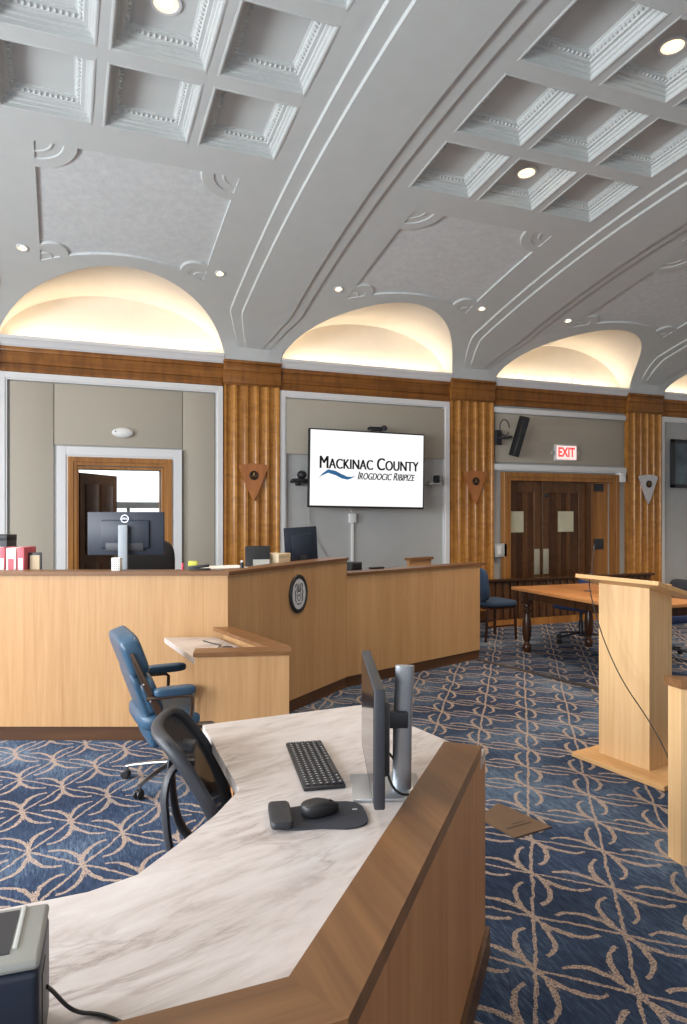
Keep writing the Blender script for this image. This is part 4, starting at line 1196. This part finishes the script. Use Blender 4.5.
# on the low bench
WZ3 = 1.045-.235
t = thing('card_terminal', 'black boxy terminal at the left end of the low bench', 'terminal', (2.636, 6.262, WZ3), R(16))
MB().box(-.07, .07, -.06, .06, 0, .30, bev=.01).build('body', 'black2', t); MB().box(-.055, .055, -.0615, -.0595, .2, .28).build('display', 'black', t, smooth=0)
t = thing('flat_phone', 'flat black conference phone lying on the low bench', 'telephone', (2.83, 6.13, 1.0455), R(16))
MB().box(-.08, .08, -.03, .03, 0, .018, bev=.006).build('body', 'black', t); MB().box(-.04, .04, -.02, .02, .018, .02, bev=.001).build('keypad', 'black2', t)

# ------------------------------------------------------------------ ceiling lamps
def norm_rx(y): return math.atan(-.057*(y-YC))
def downlight(label, x, y, z, big, lit=True):
    t = thing('recessed_downlight', label, 'ceiling light', (x, y, z), 0, 'coffer downlights' if big else 'small vault downlights')
    t.rotation_euler.x = norm_rx(y) if y < 8 else 0
    r_ = .095 if big else .052
    MB().lathe([(r_*.82, .0), (r_*.8, -.012), (r_, -.012), (r_*1.02, -.004), (r_*1.02, .0)], 32, ring=True).build('trim_ring', 'trimw', t)
    MB().lathe([(r_*.45, -.001), (r_*.82, -.003), (r_*.82, -.001), (r_*.45, .0)], 32, ring=True).build('reflector', 'lampdim', t)
    MB().lathe([(0, -.0045), (r_*.45, -.0045), (r_*.45, -.001), (0, -.001)], 28).build('lens', 'lamp', t)
    ld = bpy.data.lights.new('downlight_beam', 'SPOT'); ld.energy = 105 if big else 26; ld.color = (1, .8, .58); ld.spot_size = R(120 if big else 100); ld.spot_blend = .7; ld.shadow_soft_size = .06
    lo = bpy.data.objects.new('downlight_beam', ld); COL.objects.link(lo); lo.parent = t; lo.location = (0, 0, -.05)
def cz(y): return vz(y)+.152*.84
downlight('big coffer downlight at upper left, in the left ceiling bay', BAYS[1], ROWS[1][0], cz(ROWS[1][0]), True)
downlight('big coffer downlight at top right edge of the ceiling', BAYS[2], ROWS[2][0], cz(ROWS[2][0]), True)
downlight('big coffer downlight in the coffer row nearest the back wall', BAYS[2], ROWS[0][0], cz(ROWS[0][0]), True)
for i, lab in ((1, 'small downlight above the far left lunette corner'), ):
    downlight(lab, RIBS[1]+.69, 7.36, vz(7.36)+.002, False)
downlight('small downlight right of the leftmost lit lunette', RIBS[2]-.70, 7.36, vz(7.36)+.002, False)
downlight('small downlight left of the middle lunette over the television', RIBS[2]+.67, 7.36, vz(7.36)+.002, False)
downlight('small downlight right of the middle lunette over the television', RIBS[3]-.70, 7.38, vz(7.38)+.002, False)
downlight('small downlight left of the lunette over the exit sign', RIBS[3]+.66, 7.40, vz(7.40)+.002, False)

# ------------------------------------------------------------------ light
UNSEEN = [(BAYS[0], 1), (BAYS[3], 0), (BAYS[3], 2), (BAYS[4], 1)]    # added fill spots without fixtures, brightening the room from off-frame coffers
def area(name, loc, rot, sx, sy, power, col):
    ld = bpy.data.lights.new(name, 'AREA'); ld.shape = 'RECTANGLE'; ld.size = sx; ld.size_y = sy; ld.energy = power; ld.color = col
    o = bpy.data.objects.new(name, ld); COL.objects.link(o); o.location = loc; o.rotation_euler = rot
    return o
for bc in BAYS:
    area('cove_strip_light', (bc, 8.74, 3.58), (R(180), 0, 0), 2.3, .05, 4.7, (1, .85, .66))
for w0, w1, s0, s1 in LW:
    area('window_daylight', (XL-.05, (w0+w1)/2, (s0+s1)/2), (0, R(-90+32), 0), s1-s0, w1-w0, 235, (.90, .95, 1))
for w0, w1, s0, s1 in FW:
    area('window_daylight', ((w0+w1)/2, YF-.05, (s0+s1)/2), (R(90-32), 0, 0), w1-w0, s1-s0, 20, (.95, .97, 1))
for bx_, r_ in UNSEEN:
    ld = bpy.data.lights.new('coffer_fill_spot', 'SPOT'); ld.energy = 230; ld.color = (1, .82, .62); ld.spot_size = R(120); ld.spot_blend = .7; ld.shadow_soft_size = .08
    lo = bpy.data.objects.new('coffer_fill_spot', ld); COL.objects.link(lo); lo.location = (bx_, ROWS[r_][0], cz(ROWS[r_][0])-.05)
area('room_beyond_fill', (1.3, 10.0, 3.15), (0, 0, 0), .6, .6, 22, (.95, .98, 1))  # added fill with no fixture, brightens the sill and open leaf
w = bpy.data.worlds.new('world'); SC.world = w; w.use_nodes = True
bg = w.node_tree.nodes['Background']; sky = w.node_tree.nodes.new('ShaderNodeTexSky'); sky.sky_type = 'HOSEK_WILKIE'
sky.turbidity = 4; sky.sun_direction = (.3, -.4, .6)
w.node_tree.links.new(sky.outputs[0], bg.inputs[0]); bg.inputs[1].default_value = .6

SC.view_settings.view_transform = 'Standard'; SC.view_settings.look = 'None'
SC.view_settings.gamma = 1; SC.view_settings.use_curve_mapping = False
SC.view_settings.exposure = .6
SC.cycles.use_denoising = True
SC.cycles.max_bounces = 8
